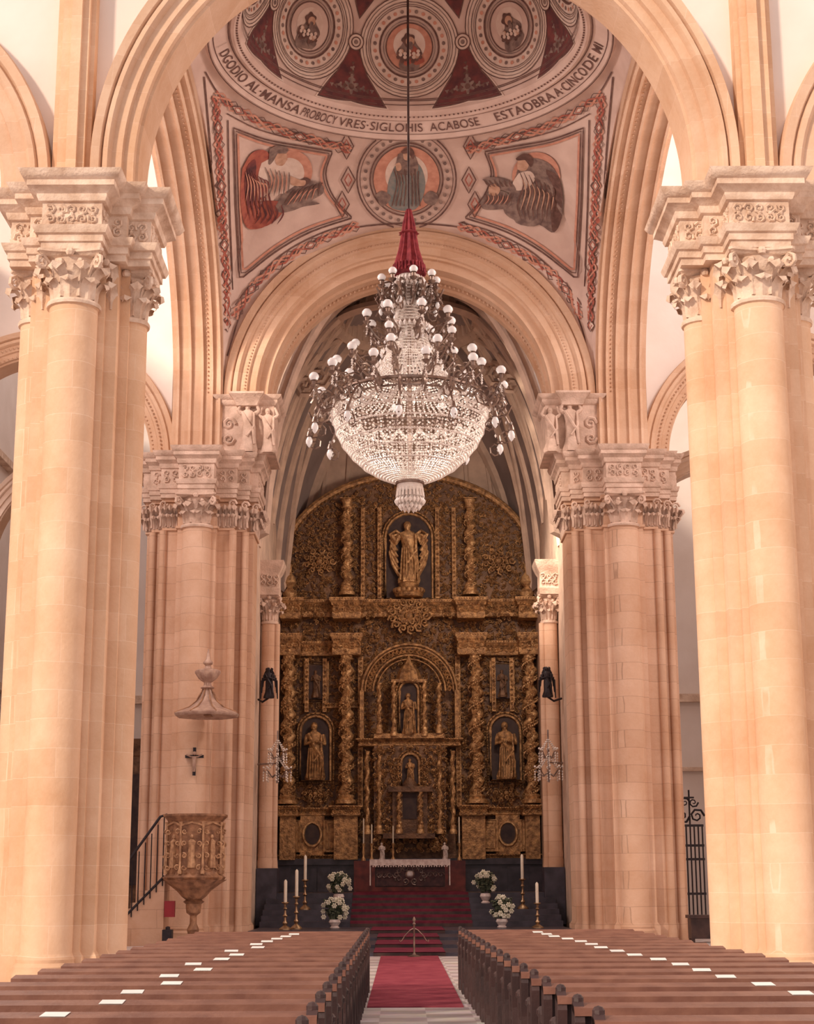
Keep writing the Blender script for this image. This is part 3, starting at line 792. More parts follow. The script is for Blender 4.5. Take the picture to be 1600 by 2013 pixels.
        def B(mi,pts,off=.05): f.mi=mi; blob(f,smooth_path(pts+[pts[0]],4)[:-1],off)
        def Ln(mi,pts,w=3,off=.085): f.mi=mi; line(f,smooth_path(pts,4),TP(w),off,False,5)
        B(2,circle_px(1055,345,48,n=14),.04)
        B(5,[(1020,322),(1050,308),(1085,322),(1105,360),(1108,410),(1090,455),(1060,440),(1010,430),(990,410),(1000,380),(1012,350)],.05)
        B(0,[(1075,330),(1100,345),(1108,390),(1100,440),(1086,452),(1082,400)],.056)
        B(3,[(1020,338),(1042,334),(1052,350),(1036,368),(1015,372),(1008,358)],.056)
        B(7,[(1018,310),(1032,306),(1040,318),(1034,332),(1018,330)],.065); B(0,[(1014,308),(1030,298),(1048,306),(1044,326),(1036,312),(1018,312)],.07)
        B(5,[(1006,400),(1040,385),(1070,400),(1060,440),(1015,436)],.06)
        B(5,[(945,395),(958,378),(985,372),(1005,385),(1000,405),(970,410),(950,408)],.06)
        B(5,[(948,350),(970,345),(1000,352),(1015,372),(990,372),(968,364)],.062)
        B(7,[(962,362),(976,358),(984,370),(976,382),(962,378)],.07)
        for q in range(8): Ln(0,[(1020+q*10,330+q*5),(1030+q*9,360+q*2),(1018+q*10,400),(1026+q*8,430)],2.2)
        for q in range(7): Ln(7,[(1026+q*10,345+q*6),(1034+q*9,372+q*2),(1024+q*10,410)],1.5,.088)
        for q in range(6): Ln(0,[(950+q*9,400),(958+q*9,388),(955+q*10,376)],2.0)
        for q in range(6): Ln(0,[(952+q*10,350),(958+q*9,358),(966+q*8,364)],1.8)
        for q in range(5): Ln(2,[(955+q*9,398),(962+q*9,388),(960+q*10,380)],1.2,.09)
        lab='painted seated saint in grey robes beside winged lion'
    c=proj(*mir([(545,380)],s)[0])
    single('evangelist_painting',f,PM,c,lab,'painting')
m=MB()
c=(799,350)
m.mi=3; blob(m,circle_px(c[0],c[1],97),.04); m.mi=0
for r,w_ in ((98,3),(92,1.6),(72,3),(66,1.6)): line(m,circle_px(c[0],c[1],r),w_,.05,True)
m.mi=5
for i in range(32):
    a_=2*pi*i/32; blob(m,circle_px(c[0]+82*cos(a_),c[1]+82*sin(a_),4,n=6),.05,1)
m.mi=2; blob(m,circle_px(c[0],c[1],65),.05); m.mi=3; blob(m,circle_px(c[0],c[1]-8,42),.054)
def B(mi,pts,off=.06): m.mi=mi; blob(m,smooth_path(pts+[pts[0]],4)[:-1],off)
B(4,[(775,325),(790,312),(815,314),(830,330),(836,365),(822,404),(795,412),(765,402),(762,360)])
B(5,[(782,300),(800,292),(816,302),(822,330),(804,345),(778,335)],.065)
B(4,[(790,340),(812,345),(818,380),(800,400),(784,384)],.068)
B(7,[(792,298),(802,292),(808,300),(803,311),(794,309)],.07); B(0,[(788,294),(802,284),(814,294),(812,310),(806,298),(792,298)],.072); B(7,[(777,318),(786,316),(789,328),(780,332)],.075)
B(5,[(738,380),(750,372),(768,382),(762,396),(748,402)],.07); B(5,[(832,384),(846,372),(862,382),(854,400),(836,396)],.07)
m.mi=0
for q in range(8): line(m,smooth_path([(774+q*7,328+q%3*4),(780+q*6,358),(770+q*8,402)],4),2,.08,False,6)
m.mi=5
for q in range(6): line(m,smooth_path([(778+q*8,335),(785+q*7,365),(776+q*9,398)],4),1.6,.085,False,6)
single('central_medallion_painting',m,PM,proj(*c),'round painted medallion of a blue-robed enthroned figure with child','painting')
# ------------------------------------------------------------ sanctuary vault
SC=(0,54.2)
def sv(x,y):
    q=(x/5.0)**2+((y-SC[1])/13.0)**2
    return 12.0+9.8*sqrt(max(0,1-q))
v=MB(); vs=[];nx,ny=30,30
for i in range(nx+1):
    for j in range(ny+1):
        y=48.0+14.0*j/ny; xm=5.0*sqrt(1-((y-SC[1])/13.0)**2); x=-xm*cos(pi*i/nx)
        vs.append((x,y,sv(x*.99999,y)))
v.add(vs,[(i*(ny+1)+j,i*(ny+1)+j+1,(i+1)*(ny+1)+j+1,(i+1)*(ny+1)+j) for i in range(nx) for j in range(ny)])
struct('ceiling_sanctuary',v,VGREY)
v=MB()
def rib(x0,y0,x1,y1,r=.16,n=22):
    pts=[]
    for i in range(n+1):
        t=i/n
        x=x0+(x1-x0)*sin(t*pi/2); y=y0+(y1-y0)*t
        pts.append((x,y,sv(x,y)-.06))
    v.tube(pts,r,6); v.tube([(p[0],p[1],p[2]-r*.9) for p in pts],r*.45,5)
for s in (-1,1):
    for y0,az in ((49.0,-1.2),(50.6,-.8),(52.4,-.35),(54.2,0),(56,.35),(57.8,.8),(59.6,1.2)):
        rib(s*4.85,y0,s*2.4*cos(az),SC[1]+2.4*sin(az))
    rib(s*4.75,49.0,s*1.5,60.5,.1); rib(s*4.7,52,s*.5,61,.1); rib(s*4.8,56,s*.4,49,.1); rib(s*4.75,60,s*1.0,49,.1)
    rib(s*4.8,50.5,s*2.2,61,.1)
for y in (48.4,61.0):
    v.tube([(4.85*cos(pi*i/40),y,sv(4.85*cos(pi*i/40),y)-.08) for i in range(41)],.22,6)
for s in (-1,1):
    for (r0,az) in ((3.6,.5),(3.6,.15)):
        x=s*r0*cos(az); y=SC[1]+r0*sin(az)-.5
        v.spiral((x,y-.2,sv(x,y)-.5),.45,1.6,s,0,.24)
for s in (-1,1):
    for x1 in (1.2,2.4,3.4): v.tube([(s*x1,61.15,15),(s*x1*.9,61.15,sv(s*x1*.9,61.1)-.1)],.1,5)
struct('trim_8',v,VRIB)
v=MB(); zt=20.75
v.lathe([(2.65,zt-.1),(2.75,zt-.3),(2.5,zt-.4),(2.35,zt-.25),(2.3,zt-.2),(2.25,zt+.2),(2.3,zt+.8),(1.5,zt+1.1),(.01,zt+1.2)],SC,48,cap=False)
for i in range(48):
    a=2*pi*i/48; v.tube([(SC[0]+2.3*cos(a),SC[1]+2.3*sin(a),zt-.15),(SC[0]+2.22*cos(a),SC[1]+2.22*sin(a),zt+.7)],.06,5)
struct('trim_9',v,VRIB)
for s in (-1,1):
    x=s*4.46
    th=thing('sanctuary_column',(x,51.5,0),'slender stone column with Corinthian capital at the sanctuary wall','column','slender columns flanking the gilded altarpiece')
    m=MB(); xa,xb=sorted((x+s*.27,x-s*.36)); m.box(xa,xb,51.1,52,.3,2.0); part('plinth',m,BMARB,th)
    m=MB()
    m.lathe([(.29,2),(.29,2.2),(.27,2.3),(.28,2.42),(.26,2.5),(.25,9.6),(.27,9.62)],(x,51.5),20); m.lathe([(.13,2),(.1,2.4),(.1,9.6)],(x-s*.24,51.4),12); part('shaft',m,STONE2,th)
    b,l=capital(x,51.5,.25,9.6,10.5); c=part('capital',b,CARV2,th); part('acanthus_leaves',l,CARV2,c,root=th)
    e=MB(); e.plan([(x-.3,51.1),(x+.3,51.1),(x+.3,52),(x-.3,52)],[(0,10.5),(.03,10.7),(0,10.75),(0,11.2),(.06,11.3),(.14,11.5),(.16,11.6),(0,11.62)]); en=part('entablature',e,CARV2,th)
    relpart([(x-.28,x+.28,10.78,11.18,51.08)],CARV2,en,th)
# ------------------------------------------------------------ altarpiece
def xr(u): return (u-803)*.01885+.03
def zr(v_): return zz(v_,60)
YR=60.0
ret=thing('altarpiece',(0.03,60.4,1.25),'towering gilded baroque altarpiece with twisted columns, niches and saint statues','altarpiece')
def rp(name,f,mat,**k):
    b=MB(); f(b); return part(name,b,mat,ret,**k)
b=MB(); 
outl=[(548,1700),(1058,1700),(1058,1190),(1048,1110)]+[(803+256*cos(t),1110-180*sin(t)) for t in [pi*(i+.5)/16 for i in range(16)]]+[(558,1110),(548,1190)]
b.panel([(xr(u),zr(q)) for u,q in outl],YR+.1,YR+.9)
part('back_panel',b,GOLDD,ret)
bm=MB(); bm.box(xr(552),xr(1054),YR-.5,YR+.9,1.25,zr(1690)); bm.box(xr(552),xr(1054),YR-.62,YR+.9,zr(1700),zr(1688))
for u in (565,600,640,960,1000,1040): bm.box(xr(u-12),xr(u+12),YR-.56,YR,1.25,zr(1705))
part('marble_plinth',bm,BMARB,ret)
b=MB(); pts=[(xr(803+252*cos(t)),YR-.05,zr(1112-178*sin(t))) for t in [pi*i/40 for i in range(41)]]
b.tube(pts,.14,8); 
for i in range(0,70):
    t=pi*(i+.5)/70; b.octa((xr(803+244*cos(t)),YR-.15,zr(1112-170*sin(t))),.06)
part('arched_rim',b,GOLD,ret)
def cornice(u0,u1,v0,v1,y,over=.15):
    mb=MB()
    z1,z0=zr(v0),zr(v1); h=z1-z0
    pl=[(xr(u0),y),(xr(u1),y),(xr(u1),YR+.3),(xr(u0),YR+.3)]
    mb.plan(pl,[(0,z0),(.03,z0+.1*h),(.03,z0+.3*h),(0,z0+.35*h),(0,z0+.6*h),(over*.4,z0+.65*h),(over*.5,z0+.75*h),(over,z0+.85*h),(over,z1),(0,z1)])
    n=int((u1-u0)/5)
    for i in range(n): mb.octa((xr(u0+(u1-u0)*(i+.5)/n),y-over*.5,z0+.7*h),.045)
    for i in range(n): mb.octa((xr(u0+(u1-u0)*(i+.5)/n),y-over,z0+.92*h),.03)
    for i in range(max(1,n//2)): mb.spiral((xr(u0+(u1-u0)*(i+.5)/(n//2 or 1)),y-.02,z0+.44*h),.12*min(1.3,h/.4),1.3,1 if i%2 else -1,i,.3)
    part('cornice',mb,GOLD,ret)
for u0,u1 in ((552,590),(655,708),(898,950),(1018,1054)):
    cornice(u0,u1,1182,1222,YR-.85,.15); cornice(u0,u1,1250,1292,YR-.75,.10); 
    cornice(u0,u1,1585,1606,YR-.85,.10); 
    rp('column_pedestal',lambda b:b.box(xr(u0+4),xr(u1-4),YR-.75,YR,zr(1690),zr(1606)),GOLD)
for a_ in ((555,1051,1182,1215,YR-.35,.15),(555,700,1262,1290,YR-.2,.1),(906,1051,1262,1290,YR-.2,.1),(555,700,1588,1604,YR-.3,.1),(906,1051,1588,1604,YR-.3,.1),(555,700,1680,1694,YR-.5,.1),(906,1051,1680,1694,YR-.5,.1),(706,900,1455,1470,YR-.7,.12),(640,706,1383,1393,YR-.2,.05)): cornice(*a_)
def solom(mb,u,v0,v1,r,y,turns=5):
    z1,z0=zr(v0),zr(v1); x=xr(u); n=60; vs=[];fs=[];k=12
    for i in range(n+1):
        t=i/n; a=t*turns*2*pi; rr=r*(.78+.12*cos(2*a*1.0)); cx=x+.26*r*cos(a); cy=y+.26*r*sin(a); z=z0+(z1-z0)*t
        for j in range(k):
            q=2*pi*j/k; vs.append((cx+rr*cos(q),cy+rr*sin(q),z))
    for i in range(n):
        for j in range(k): fs.append((i*k+j,i*k+(j+1)%k,(i+1)*k+(j+1)%k,(i+1)*k+j))
    mb.add(vs,fs)
    for i in range(int(turns*22)):
        t=(i+.5)/(turns*22); a=t*turns*2*pi+2.2; z=z0+(z1-z0)*t
        mb.ball((x+1.05*r*cos(a),y+1.05*r*sin(a),z),r*.15,5,4,1.2)
        if i%2: leaf(mb,x,y,r*.75,a+.5,z,r*.8,r*.55)
        if i%2==0: mb.spiral((x+.4*r*cos(a*1.7),y-r*1.0,z),r*.33,1.2,1,i,.28)
    mb.lathe([(r*1.5,z0-.02),(r*1.5,z0+.1),(r*1.1,z0+.16),(r*1.25,z0+.24),(r,z0+.3)],(x,y),14)
for u in (569,681,932,1037):
    b=MB(); solom(b,u,1300,1580,.25,YR-.5,6.5); c=part('twisted_column',b,GOLDB,ret)
    cb,cl=capital(xr(u),YR-.5,.22,zr(1300),zr(1274),rows=6); part('capital',cb,GOLDB,c,root=ret); part('acanthus_leaves',cl,GOLDB,c,root=ret)
for u in (681,925):
    b=MB(); solom(b,u,1003,1172,.2,YR-.35,5); c=part('twisted_column',b,GOLDB,ret)
    cb,cl=capital(xr(u),YR-.35,.2,zr(1003),zr(985),rows=6); part('capital',cb,GOLDB,c,root=ret)
for u,z0,z1 in ((745,1445,1348),(773,1450,1345),(832,1450,1345),(860,1445,1348),(722,1640,1480),(745,1640,1490),(860,1640,1490),(885,1640,1480),(783,1640,1560),(823,1640,1560)):
    b=MB(); solom(b,u,z1,z0,.09,YR-(1.15 if u in (783,823) else .85),4); part('twisted_column',b,GOLDB,ret)
def arched(u0,u1,v0,v1,n=12):
    c=(u0+u1)/2; r=(u1-u0)/2
    return [(u0,v1),(u1,v1)]+[(c+r*cos(pi*i/n),v0+r-r*sin(pi*i/n)) for i in range(n+1)]
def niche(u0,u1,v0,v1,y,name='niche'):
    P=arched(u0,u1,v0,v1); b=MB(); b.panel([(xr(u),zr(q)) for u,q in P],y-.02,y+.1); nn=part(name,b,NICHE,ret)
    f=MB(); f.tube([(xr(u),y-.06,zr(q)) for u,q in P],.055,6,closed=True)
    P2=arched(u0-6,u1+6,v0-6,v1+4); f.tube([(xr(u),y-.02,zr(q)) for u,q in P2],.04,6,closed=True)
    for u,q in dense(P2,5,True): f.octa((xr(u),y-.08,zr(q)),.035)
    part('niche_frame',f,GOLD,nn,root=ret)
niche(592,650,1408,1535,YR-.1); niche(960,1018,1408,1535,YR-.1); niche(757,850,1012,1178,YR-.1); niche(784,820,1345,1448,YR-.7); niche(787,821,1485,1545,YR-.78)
for u,v0,v1,y,h in ((621,1534,1422,YR-.4,0),(989,1534,1422,YR-.4,0),(803,1150,1030,YR-.4,1),(802,1447,1368,YR-.85,0),(804,1543,1495,YR-.95,0)):
    b=MB(); z0=zr(v0); hh=zr(v1)-z0; figure(b,xr(u),y,z0,hh,'open' if h else 'fold')
    if h: # billowing cloak and cross-shaped banner arms
        for s in (-1,1):
            for k in range(6):
                b.tube([(xr(u)+s*.12*hh,y+.06*hh,z0+.8*hh),(xr(u)+s*(.2+.02*k)*hh,y+.05*hh,z0+(.86-.07*k)*hh),(xr(u)+s*(.3-.01*k)*hh,y+.02*hh,z0+(.80-.1*k)*hh),(xr(u)+s*(.2-.01*k)*hh,y,z0+(.62-.1*k)*hh)],.028*hh,6)
    for k in range(7): b.tube([(xr(u)+(-.1+.033*k)*hh,y-.11*hh,z0+.55*hh),(xr(u)+(-.12+.045*k)*hh,y-.13*hh,z0+.3*hh),(xr(u)+(-.13+.045*k)*hh,y-.13*hh,z0+.03*hh)],.014*hh,5)
    part('saint_statue',b,GOLDB if h else GOLD,ret)
b=MB(); b.lathe([(.02,zr(1180)),(.5,zr(1178)),(.55,zr(1172)),(.35,zr(1160)),(.4,zr(1152)),(.3,zr(1148))],(xr(803),YR-.4),18)
for k in range(9):
    a=pi+pi*k/8; b.ball((xr(803)+.5*cos(a),YR-.4+.4*sin(a),zr(1165)),.11,7,5)
part('statue_pedestal',b,GOLD,ret)
b=MB()
for r,w_ in ((92,.06),(86,.035),(70,.045),(62,.03)):
    b.tube([(xr(803+r*cos(t)),YR-.45-(92-r)*.004,zr(1362-r*1.0*sin(t))) for t in [pi*i/28 for i in range(29)]],w_,6)
for s in (-1,1):
    b.box(*sorted((xr(803+s*96),xr(803+s*88))),YR-.5,YR,zr(1460),zr(1360))
for i in range(30):
    t=pi*(i+.5)/30; b.spiral((xr(803+78*cos(t)),YR-.48,zr(1362-78*sin(t))),.1,1.2,1,t,.3)
part('central_arch',b,GOLD,ret)
b=MB()
b.lathe([(.42,zr(1345)),(.44,zr(1338)),(.36,zr(1325)),(.22,zr(1314)),(.1,zr(1306)),(.04,zr(1296)),(.01,zr(1292))],(xr(802),YR-.6),24,flute=.08,nf=8)
b.box(xr(768),xr(837),YR-.9,YR-.3,zr(1347),zr(1341)); b.box(xr(735),xr(870),YR-.9,YR-.2,zr(1455),zr(1446))
part('canopy',b,GOLD,ret)
b=MB(); b.box(xr(770),xr(836),YR-1.0,YR,zr(1640),zr(1560)); b.box(xr(762),xr(846),YR-1.25,YR,zr(1560),zr(1550)); b.box(xr(715),xr(890),YR-.4,YR,zr(1690),zr(1640)); 
b.box(xr(752),xr(850),YR-1.25,YR,zr(1650),zr(1640)); b.box(xr(735),xr(872),YR-.75,YR,zr(1640),zr(1470))
b.lathe([(.3,zr(1550)),(.22,zr(1540)),(.08,zr(1530)),(.02,zr(1518))],(xr(803),YR-.95),14)
tb=part('tabernacle',b,GOLDD,ret)
b=MB(); b.box(xr(790),xr(816),YR-1.03,YR-.99,zr(1612),zr(1562)); part('tabernacle_door',b,NICHE,tb,root=ret)
for u in (621,985):
    b=MB(); b.box(xr(u-15),xr(u+15),YR-.12,YR-.06,zr(1374),zr(1308)); p=part('painting_panel',b,DWOOD,ret)
    f=MB()
    for a_ in (18,23): f.tube([(xr(u-a_),YR-.1,zr(1377+a_-18)),(xr(u+a_),YR-.1,zr(1377+a_-18)),(xr(u+a_),YR-.1,zr(1305-a_+18)),(xr(u-a_),YR-.1,zr(1305-a_+18))],.05,6,closed=True)
    part('gilt_frame',f,GOLD,p,root=ret)
    g=MB(); figure(g,xr(u),YR-.13,zr(1372),zr(1318)-zr(1372)); part('painted_figure',g,GOLDD,p,root=ret)
for u in (617,990):
    rp('base_panel',lambda b:b.box(xr(u-23),xr(u+23),YR-.38,YR,zr(1680),zr(1604)),GOLD)
    b=MB(); b.panel([(xr(u+14*cos(t)),zr(1640+20*sin(t))) for t in [2*pi*i/20 for i in range(20)]],YR-.42,YR-.38); p=part('oval_opening',b,NICHE,ret)
    f=MB(); f.tube([(xr(u+17*cos(t)),YR-.43,zr(1640+23*sin(t))) for t in [2*pi*i/24 for i in range(24)]],.05,6,closed=True); part('gilt_frame',f,GOLDB,p,root=ret)
for u in (577,655,955,1030):
    pb=rp('base_panel',lambda b:b.box(xr(u-17),xr(u+17),YR-.45,YR,zr(1675),zr(1612)),GOLD)
    f=MB()
    for a_ in (15,9): f.tube([(xr(u-a_),YR-.46,zr(1660+a_)),(xr(u+a_),YR-.46,zr(1660+a_)),(xr(u+a_),YR-.46,zr(1628-a_)),(xr(u-a_),YR-.46,zr(1628-a_))],.035,5,closed=True)
    part('base_panel_moulding',f,GOLDB,pb,root=ret)
for u,w_,q0,q1 in [(q,4,1400,1295) for q in (603,638,968,1003)]+[(q,4,1178,1000) for q in (712,745,860,893)]+[(q,5,1590,1292) for q in (708,898)]:
    def pil(b):
        b.box(xr(u-w_),xr(u+w_),YR-.2,YR+.1,zr(q0),zr(q1))
        for k in range(int((q0-q1)/9)): b.spiral((xr(u),YR-.22,zr(q0-6-9*k)),.055,1.2,1 if k%2 else -1,k,.3,k=7)
    rp('pilaster',pil,GOLD)
def inside(u,q):
    if q>1110: return 556<u<1050
    return ((u-803)/240)**2+((q-1110)/162)**2<1
holes=[(588,654,1400,1540),(956,1022,1400,1540),(755,852,1010,1180),(600,642,1300,1380),(965,1006,1300,1380),(780,824,1340,1450),(784,824,1480,1550),(598,636,1612,1668),(972,1010,1612,1668),(786,820,1555,1615)]
g=MB(); 
for i in range(5200):
    u=random.uniform(550,803); q=random.uniform(945,1675)
    sz=random.uniform(.045,.095); fl_=random.choice((-1,1)); ro=random.uniform(0,6.28)
    for mm in (0,1):
        uu=u if mm==0 else 1606-u
        if not inside(uu,q) or any(a<uu<b_ and c<q<d_ for a,b_,c,d_ in holes): continue
        if 1604<q and not (700<uu<906): continue
        y=YR+.05
        if 735<uu<872 and q>1470: y=YR-.8
        elif 1182<q<1215: y=YR-.38
        g.spiral((xr(uu),y,zr(q)),sz,1.1,fl_ if mm else -fl_,ro if mm else pi-ro,.36,'y',4,6,lift=.12)
        if i%3==0: g.octa((xr(uu)+.06,y-.08,zr(q)),sz*.4)
part('gilded_scrollwork',g,GOLD,ret,kind='stuff')
for (u,q,n_,R0) in ((803,1215,26,.75),(625,1105,18,.6),(981,1105,18,.6),(621,1560,12,.45),(989,1560,12,.45),(803,1300,14,.4),(625,1210,11,.4),(985,1210,11,.4)):
    g=MB()
    for i in range(n_):
        a=2*pi*i/n_; rr=R0*(.45 if i%2 else .85)
        g.spiral((xr(u)+rr*cos(a),YR-.5 if R0>.55 and u==803 else YR-.15,zr(q)+rr*.8*sin(a)),R0*.22,1.4,1 if i%2 else -1,a,.3,'y',5,9,lift=.12)
    g.ball((xr(u),YR-.45 if u==803 else YR-.12,zr(q)),R0*.24,10,6)
    part('cartouche',g,GOLD,ret)
for u in (569,1035):
    b=MB(); b.lathe([(.2,zr(1182)),(.28,zr(1170)),(.1,zr(1160)),(.24,zr(1150)),(.2,zr(1140)),(.05,zr(1130)),(.08,zr(1122)),(.01,zr(1110))],(xr(u),YR-.5),14); part('urn_finial',b,GOLDB,ret)
# ------------------------------------------------------------ steps, dais, carpet
AX=-.12
b=MB(); tread=[(36.4,.075),(39,.15),(42,.22),(45,.30)]
for i,(y,z) in enumerate(tread): b.box(-4.4 if y>44 else -2.2,4.4 if y>44 else 2.2,y,62,(tread[i-1][1] if i else 0),z)
ST=[48.6+.55*i for i in range(6)]
for i,y in enumerate(ST):
    z0=.30+.158*i; b.box(-4.4,4.4,y,62,z0,z0+.158)
st=struct('floor_dais',b,BMARB,False); ZD=.30+.158*6
b=MB(); b.box(AX-.615,AX+.615,21.6,36.33,0,.015); single('red_aisle_carpet',b,CARP,(AX,21.6,0),'long red runner carpet along the central aisle','carpet')
b=MB()
for i,(y,z) in enumerate(tread):
    y2=tread[i+1][0] if i<3 else ST[0]; hw=.78 if i<3 else 1.0
    z0=tread[i-1][1] if i else 0
    b.box(AX-hw,AX+hw,y-.02,y,z0,z+.012); b.box(AX-hw,AX+hw,y-.02,y2,z,z+.015)
    b.mi=1; b.box(AX-hw,AX+hw,y-.045,y-.02,z0,z); b.mi=0
for i,y in enumerate(ST):
    z0=.30+.158*i; b.box(-1.77,1.77,y-.02,y,z0,z0+.158); b.box(-1.77,1.77,y-.02,ST[i+1] if i<5 else 58.2,z0+.158,z0+.173)
    b.mi=1; b.box(-1.77,1.77,y-.03,y-.018,z0,z0+.1); b.mi=0
single('red_stair_carpet',b,[CARPD,DWOOD],(0,36.4,0),'dark red carpet laid over the sanctuary steps','carpet',smooth=False)
ax0,ax1=xx(728,1720,53.2),xx(878,1720,53.2); az=zz(1690,53.2)
al=thing('altar_table',((ax0+ax1)/2,53.7,ZD+.17),'altar table with white lace cloth and dark embroidered frontal','altar')
b=MB(); b.box(ax0+.1,ax1-.1,53.3,54.2,ZD+.17,az-.06); part('table_body',b,DWOOD,al)
b=MB(); b.box(ax0-.05,ax1+.05,53.15,54.3,az-.06,az); part('table_top',b,DWOOD,al)
b=MB(); n=60; vs=[]
for i in range(n+1):
    x=ax0-.07+(ax1-ax0+.14)*i/n; y=53.13+.015*sin(i*1.3)
    vs+=[(x,y,az+.012),(x,y,az-.2+.03*abs(sin(i*.7)))]
b.add(vs,[(2*i,2*i+2,2*i+3,2*i+1) for i in range(n)]); b.box(ax0-.07,ax1+.07,53.13,54.3,az+.002,az+.014)
for x in (ax0-.07,ax1+.03): b.box(x,x+.04,53.2,54.2,ZD+.22,az)
for i in range(30): b.ball((ax0+(ax1-ax0)*(i+.5)/30,53.12,az-.21),.03,5,3)
part('lace_cloth',b,LINEN,al)
b=MB(); b.box(ax0+.15,ax1-.15,53.24,53.3,ZD+.2,az-.15)
b.mi=1
cx=(ax0+ax1)/2
for i in range(10):
    a=pi*2*i/10; b.spiral((cx+.45*cos(a),53.22,ZD+.55+.22*sin(a)),.12,1.3,1 if i%2 else -1,a,.22)
b.ball((cx,53.22,ZD+.55),.16,12,6,1,.3)
for s in (-1,1):
    for q in range(3): b.spiral((cx+s*(.65+.17*q),53.22,ZD+.55),.1,1.3,s,0,.2)
part('frontal',b,[CLOTHD,SILV],al)
b=MB(); 
D=58.45; zsh=zz(1692,D)
b.box(xx(693,1720,D),xx(912,1720,D),58.3,58.66,ZD,zsh)
single('sanctuary_back_altar',b,PMAR,(0,D,ZD),'dark maroon draped back altar beneath the tabernacle','altar')
def candlestick(u,vt,vb,D,label,z0):
    x=xx(u,(vt+vb)/2,D); zt=zz(vt,D); zc=z0+(zt-z0)*.55; h=zc-z0
    th=thing('candlestick',(x,D,z0),label,'candlestick','tall altar candlesticks')
    b=MB(); P=[(.2,0),(.2,.04),(.13,.1),(.05,.16),(.09,.24),(.04,.32),(.035,.45),(.085,.5),(.04,.56),(.03,.7),(.07,.76),(.03,.82),(.05,.92),(.12,.97),(.12,1)]
    b.lathe([(r*.85,z0+t*h) for r,t in P],(x,D),14); part('stand',b,BRASS,th)
    b=MB(); b.lathe([(.045,zc),(.045,zt-.05),(.035,zt-.03),(.01,zt)],(x,D),10); part('candle',b,WAX,th)
    return th
z_at=lambda y: (.30+.158*(sum(1 for q in ST if q<y)) if y>=45 else sum(0.075 for q,_ in tread if q<y))
for u,vt,vb,D in ((558,1728,1820,46.2),(580,1708,1820,46.8),(597,1680,1785,50.0),(1024,1680,1790,50.0),(1053,1735,1818,46.8)):
    candlestick(u,vt,vb,D,'tall brass candlestick with a cream candle on the sanctuary steps',z_at(D))
for u,vt in ((712,1610),(728,1622),(900,1608),(770,1625)):
    D2=58.45; x=xx(u,1640,D2); z0=zsh; zt=zz(vt,D2)
    th=thing('altar_candle',(x,D2,z0),'slim candle in a gilt holder on the back altar','candlestick','slim candles on the back altar')
    b=MB(); b.lathe([(.08,z0),(.08,z0+.05),(.03,z0+.15),(.05,z0+.3),(.03,z0+.45),(.07,z0+.6)],(x,D2),10); part('stand',b,GOLDB,th)
    b=MB(); b.lathe([(.025,z0+.6),(.025,zt),(.005,zt+.04)],(x,D2),8); part('candle',b,WAX,th)
for u in (748,872):
    b=MB(); D=58.5; figure(b,xx(u,1680,D),D,zsh,.62); single('angel_figurine',b,LINEN,(xx(u,1680,D),D,zsh),'small pale angel figurine on the back altar','statue','angel figurines')
for u,vc,D in ((663,1738,50.5),(655,1790,47.2),(951,1738,50.5),(983,1788,47.2)):
    x=xx(u,vc,D); zc=zz(vc,D); z0=z_at(D); 
    th=thing('flower_arrangement',(x,D,z0),'bouquet of cream flowers in a pale vase on the steps','flowers','cream bouquets on the sanctuary steps')
    h=max(.25,zc-.28-z0)
    b=MB(); b.lathe([(.12,z0),(.14,z0+.03),(.08,z0+.08),(.1,z0+.3*h),(.17,z0+.7*h),(.14,z0+h),(.12,z0+h)],(x,D),14); part('vase',b,LINEN,th)
    g=MB()
    for i in range(110):
        a=random.uniform(0,6.28)
        leaf(g,x+random.uniform(-.12,.12),D,.08,a,zc-.28+random.uniform(0,.4),random.uniform(.16,.24),.1)
    part('foliage',g,LEAFG,th)
    g=MB()
    for i in range(34):
        a=random.uniform(0,6.28); e=random.uniform(-.6,1.5); r=.36*random.uniform(.85,1.05)
        c=Vector((x+r*cos(e)*cos(a),D+r*cos(e)*sin(a),zc+r*.95*sin(e)))
        g.ball(c,.028,6,4)
        for k in range(6):
            q=2*pi*k/6; g.octa((c.x+.05*cos(q),c.y-.02,c.z+.05*sin(q)),.032)
    part('blossoms',g,PETAL,th,kind='stuff')
x,y=-.02,35.9
th=thing('stanchion',(x,y,.016),'slim dark brass stanchion with curled hooks standing in the aisle','barrier post')
b=MB(); b.lathe([(.14,.016),(.14,.03),(.04,.06),(.018,.1),(.018,.66),(.035,.69),(.018,.72),(.035,.78),(.01,.84)],(x,y),14); part('post',b,CHMET,th)
b=MB()
for s in (-1,1): b.tube([(x,y,.6),(x+s*.08,y,.56),(x+s*.2,y,.44),(x+s*.26,y,.34),(x+s*.3,y,.32),(x+s*.31,y,.36)],.012,5)
part('hook_arm',b,CHMET,th)
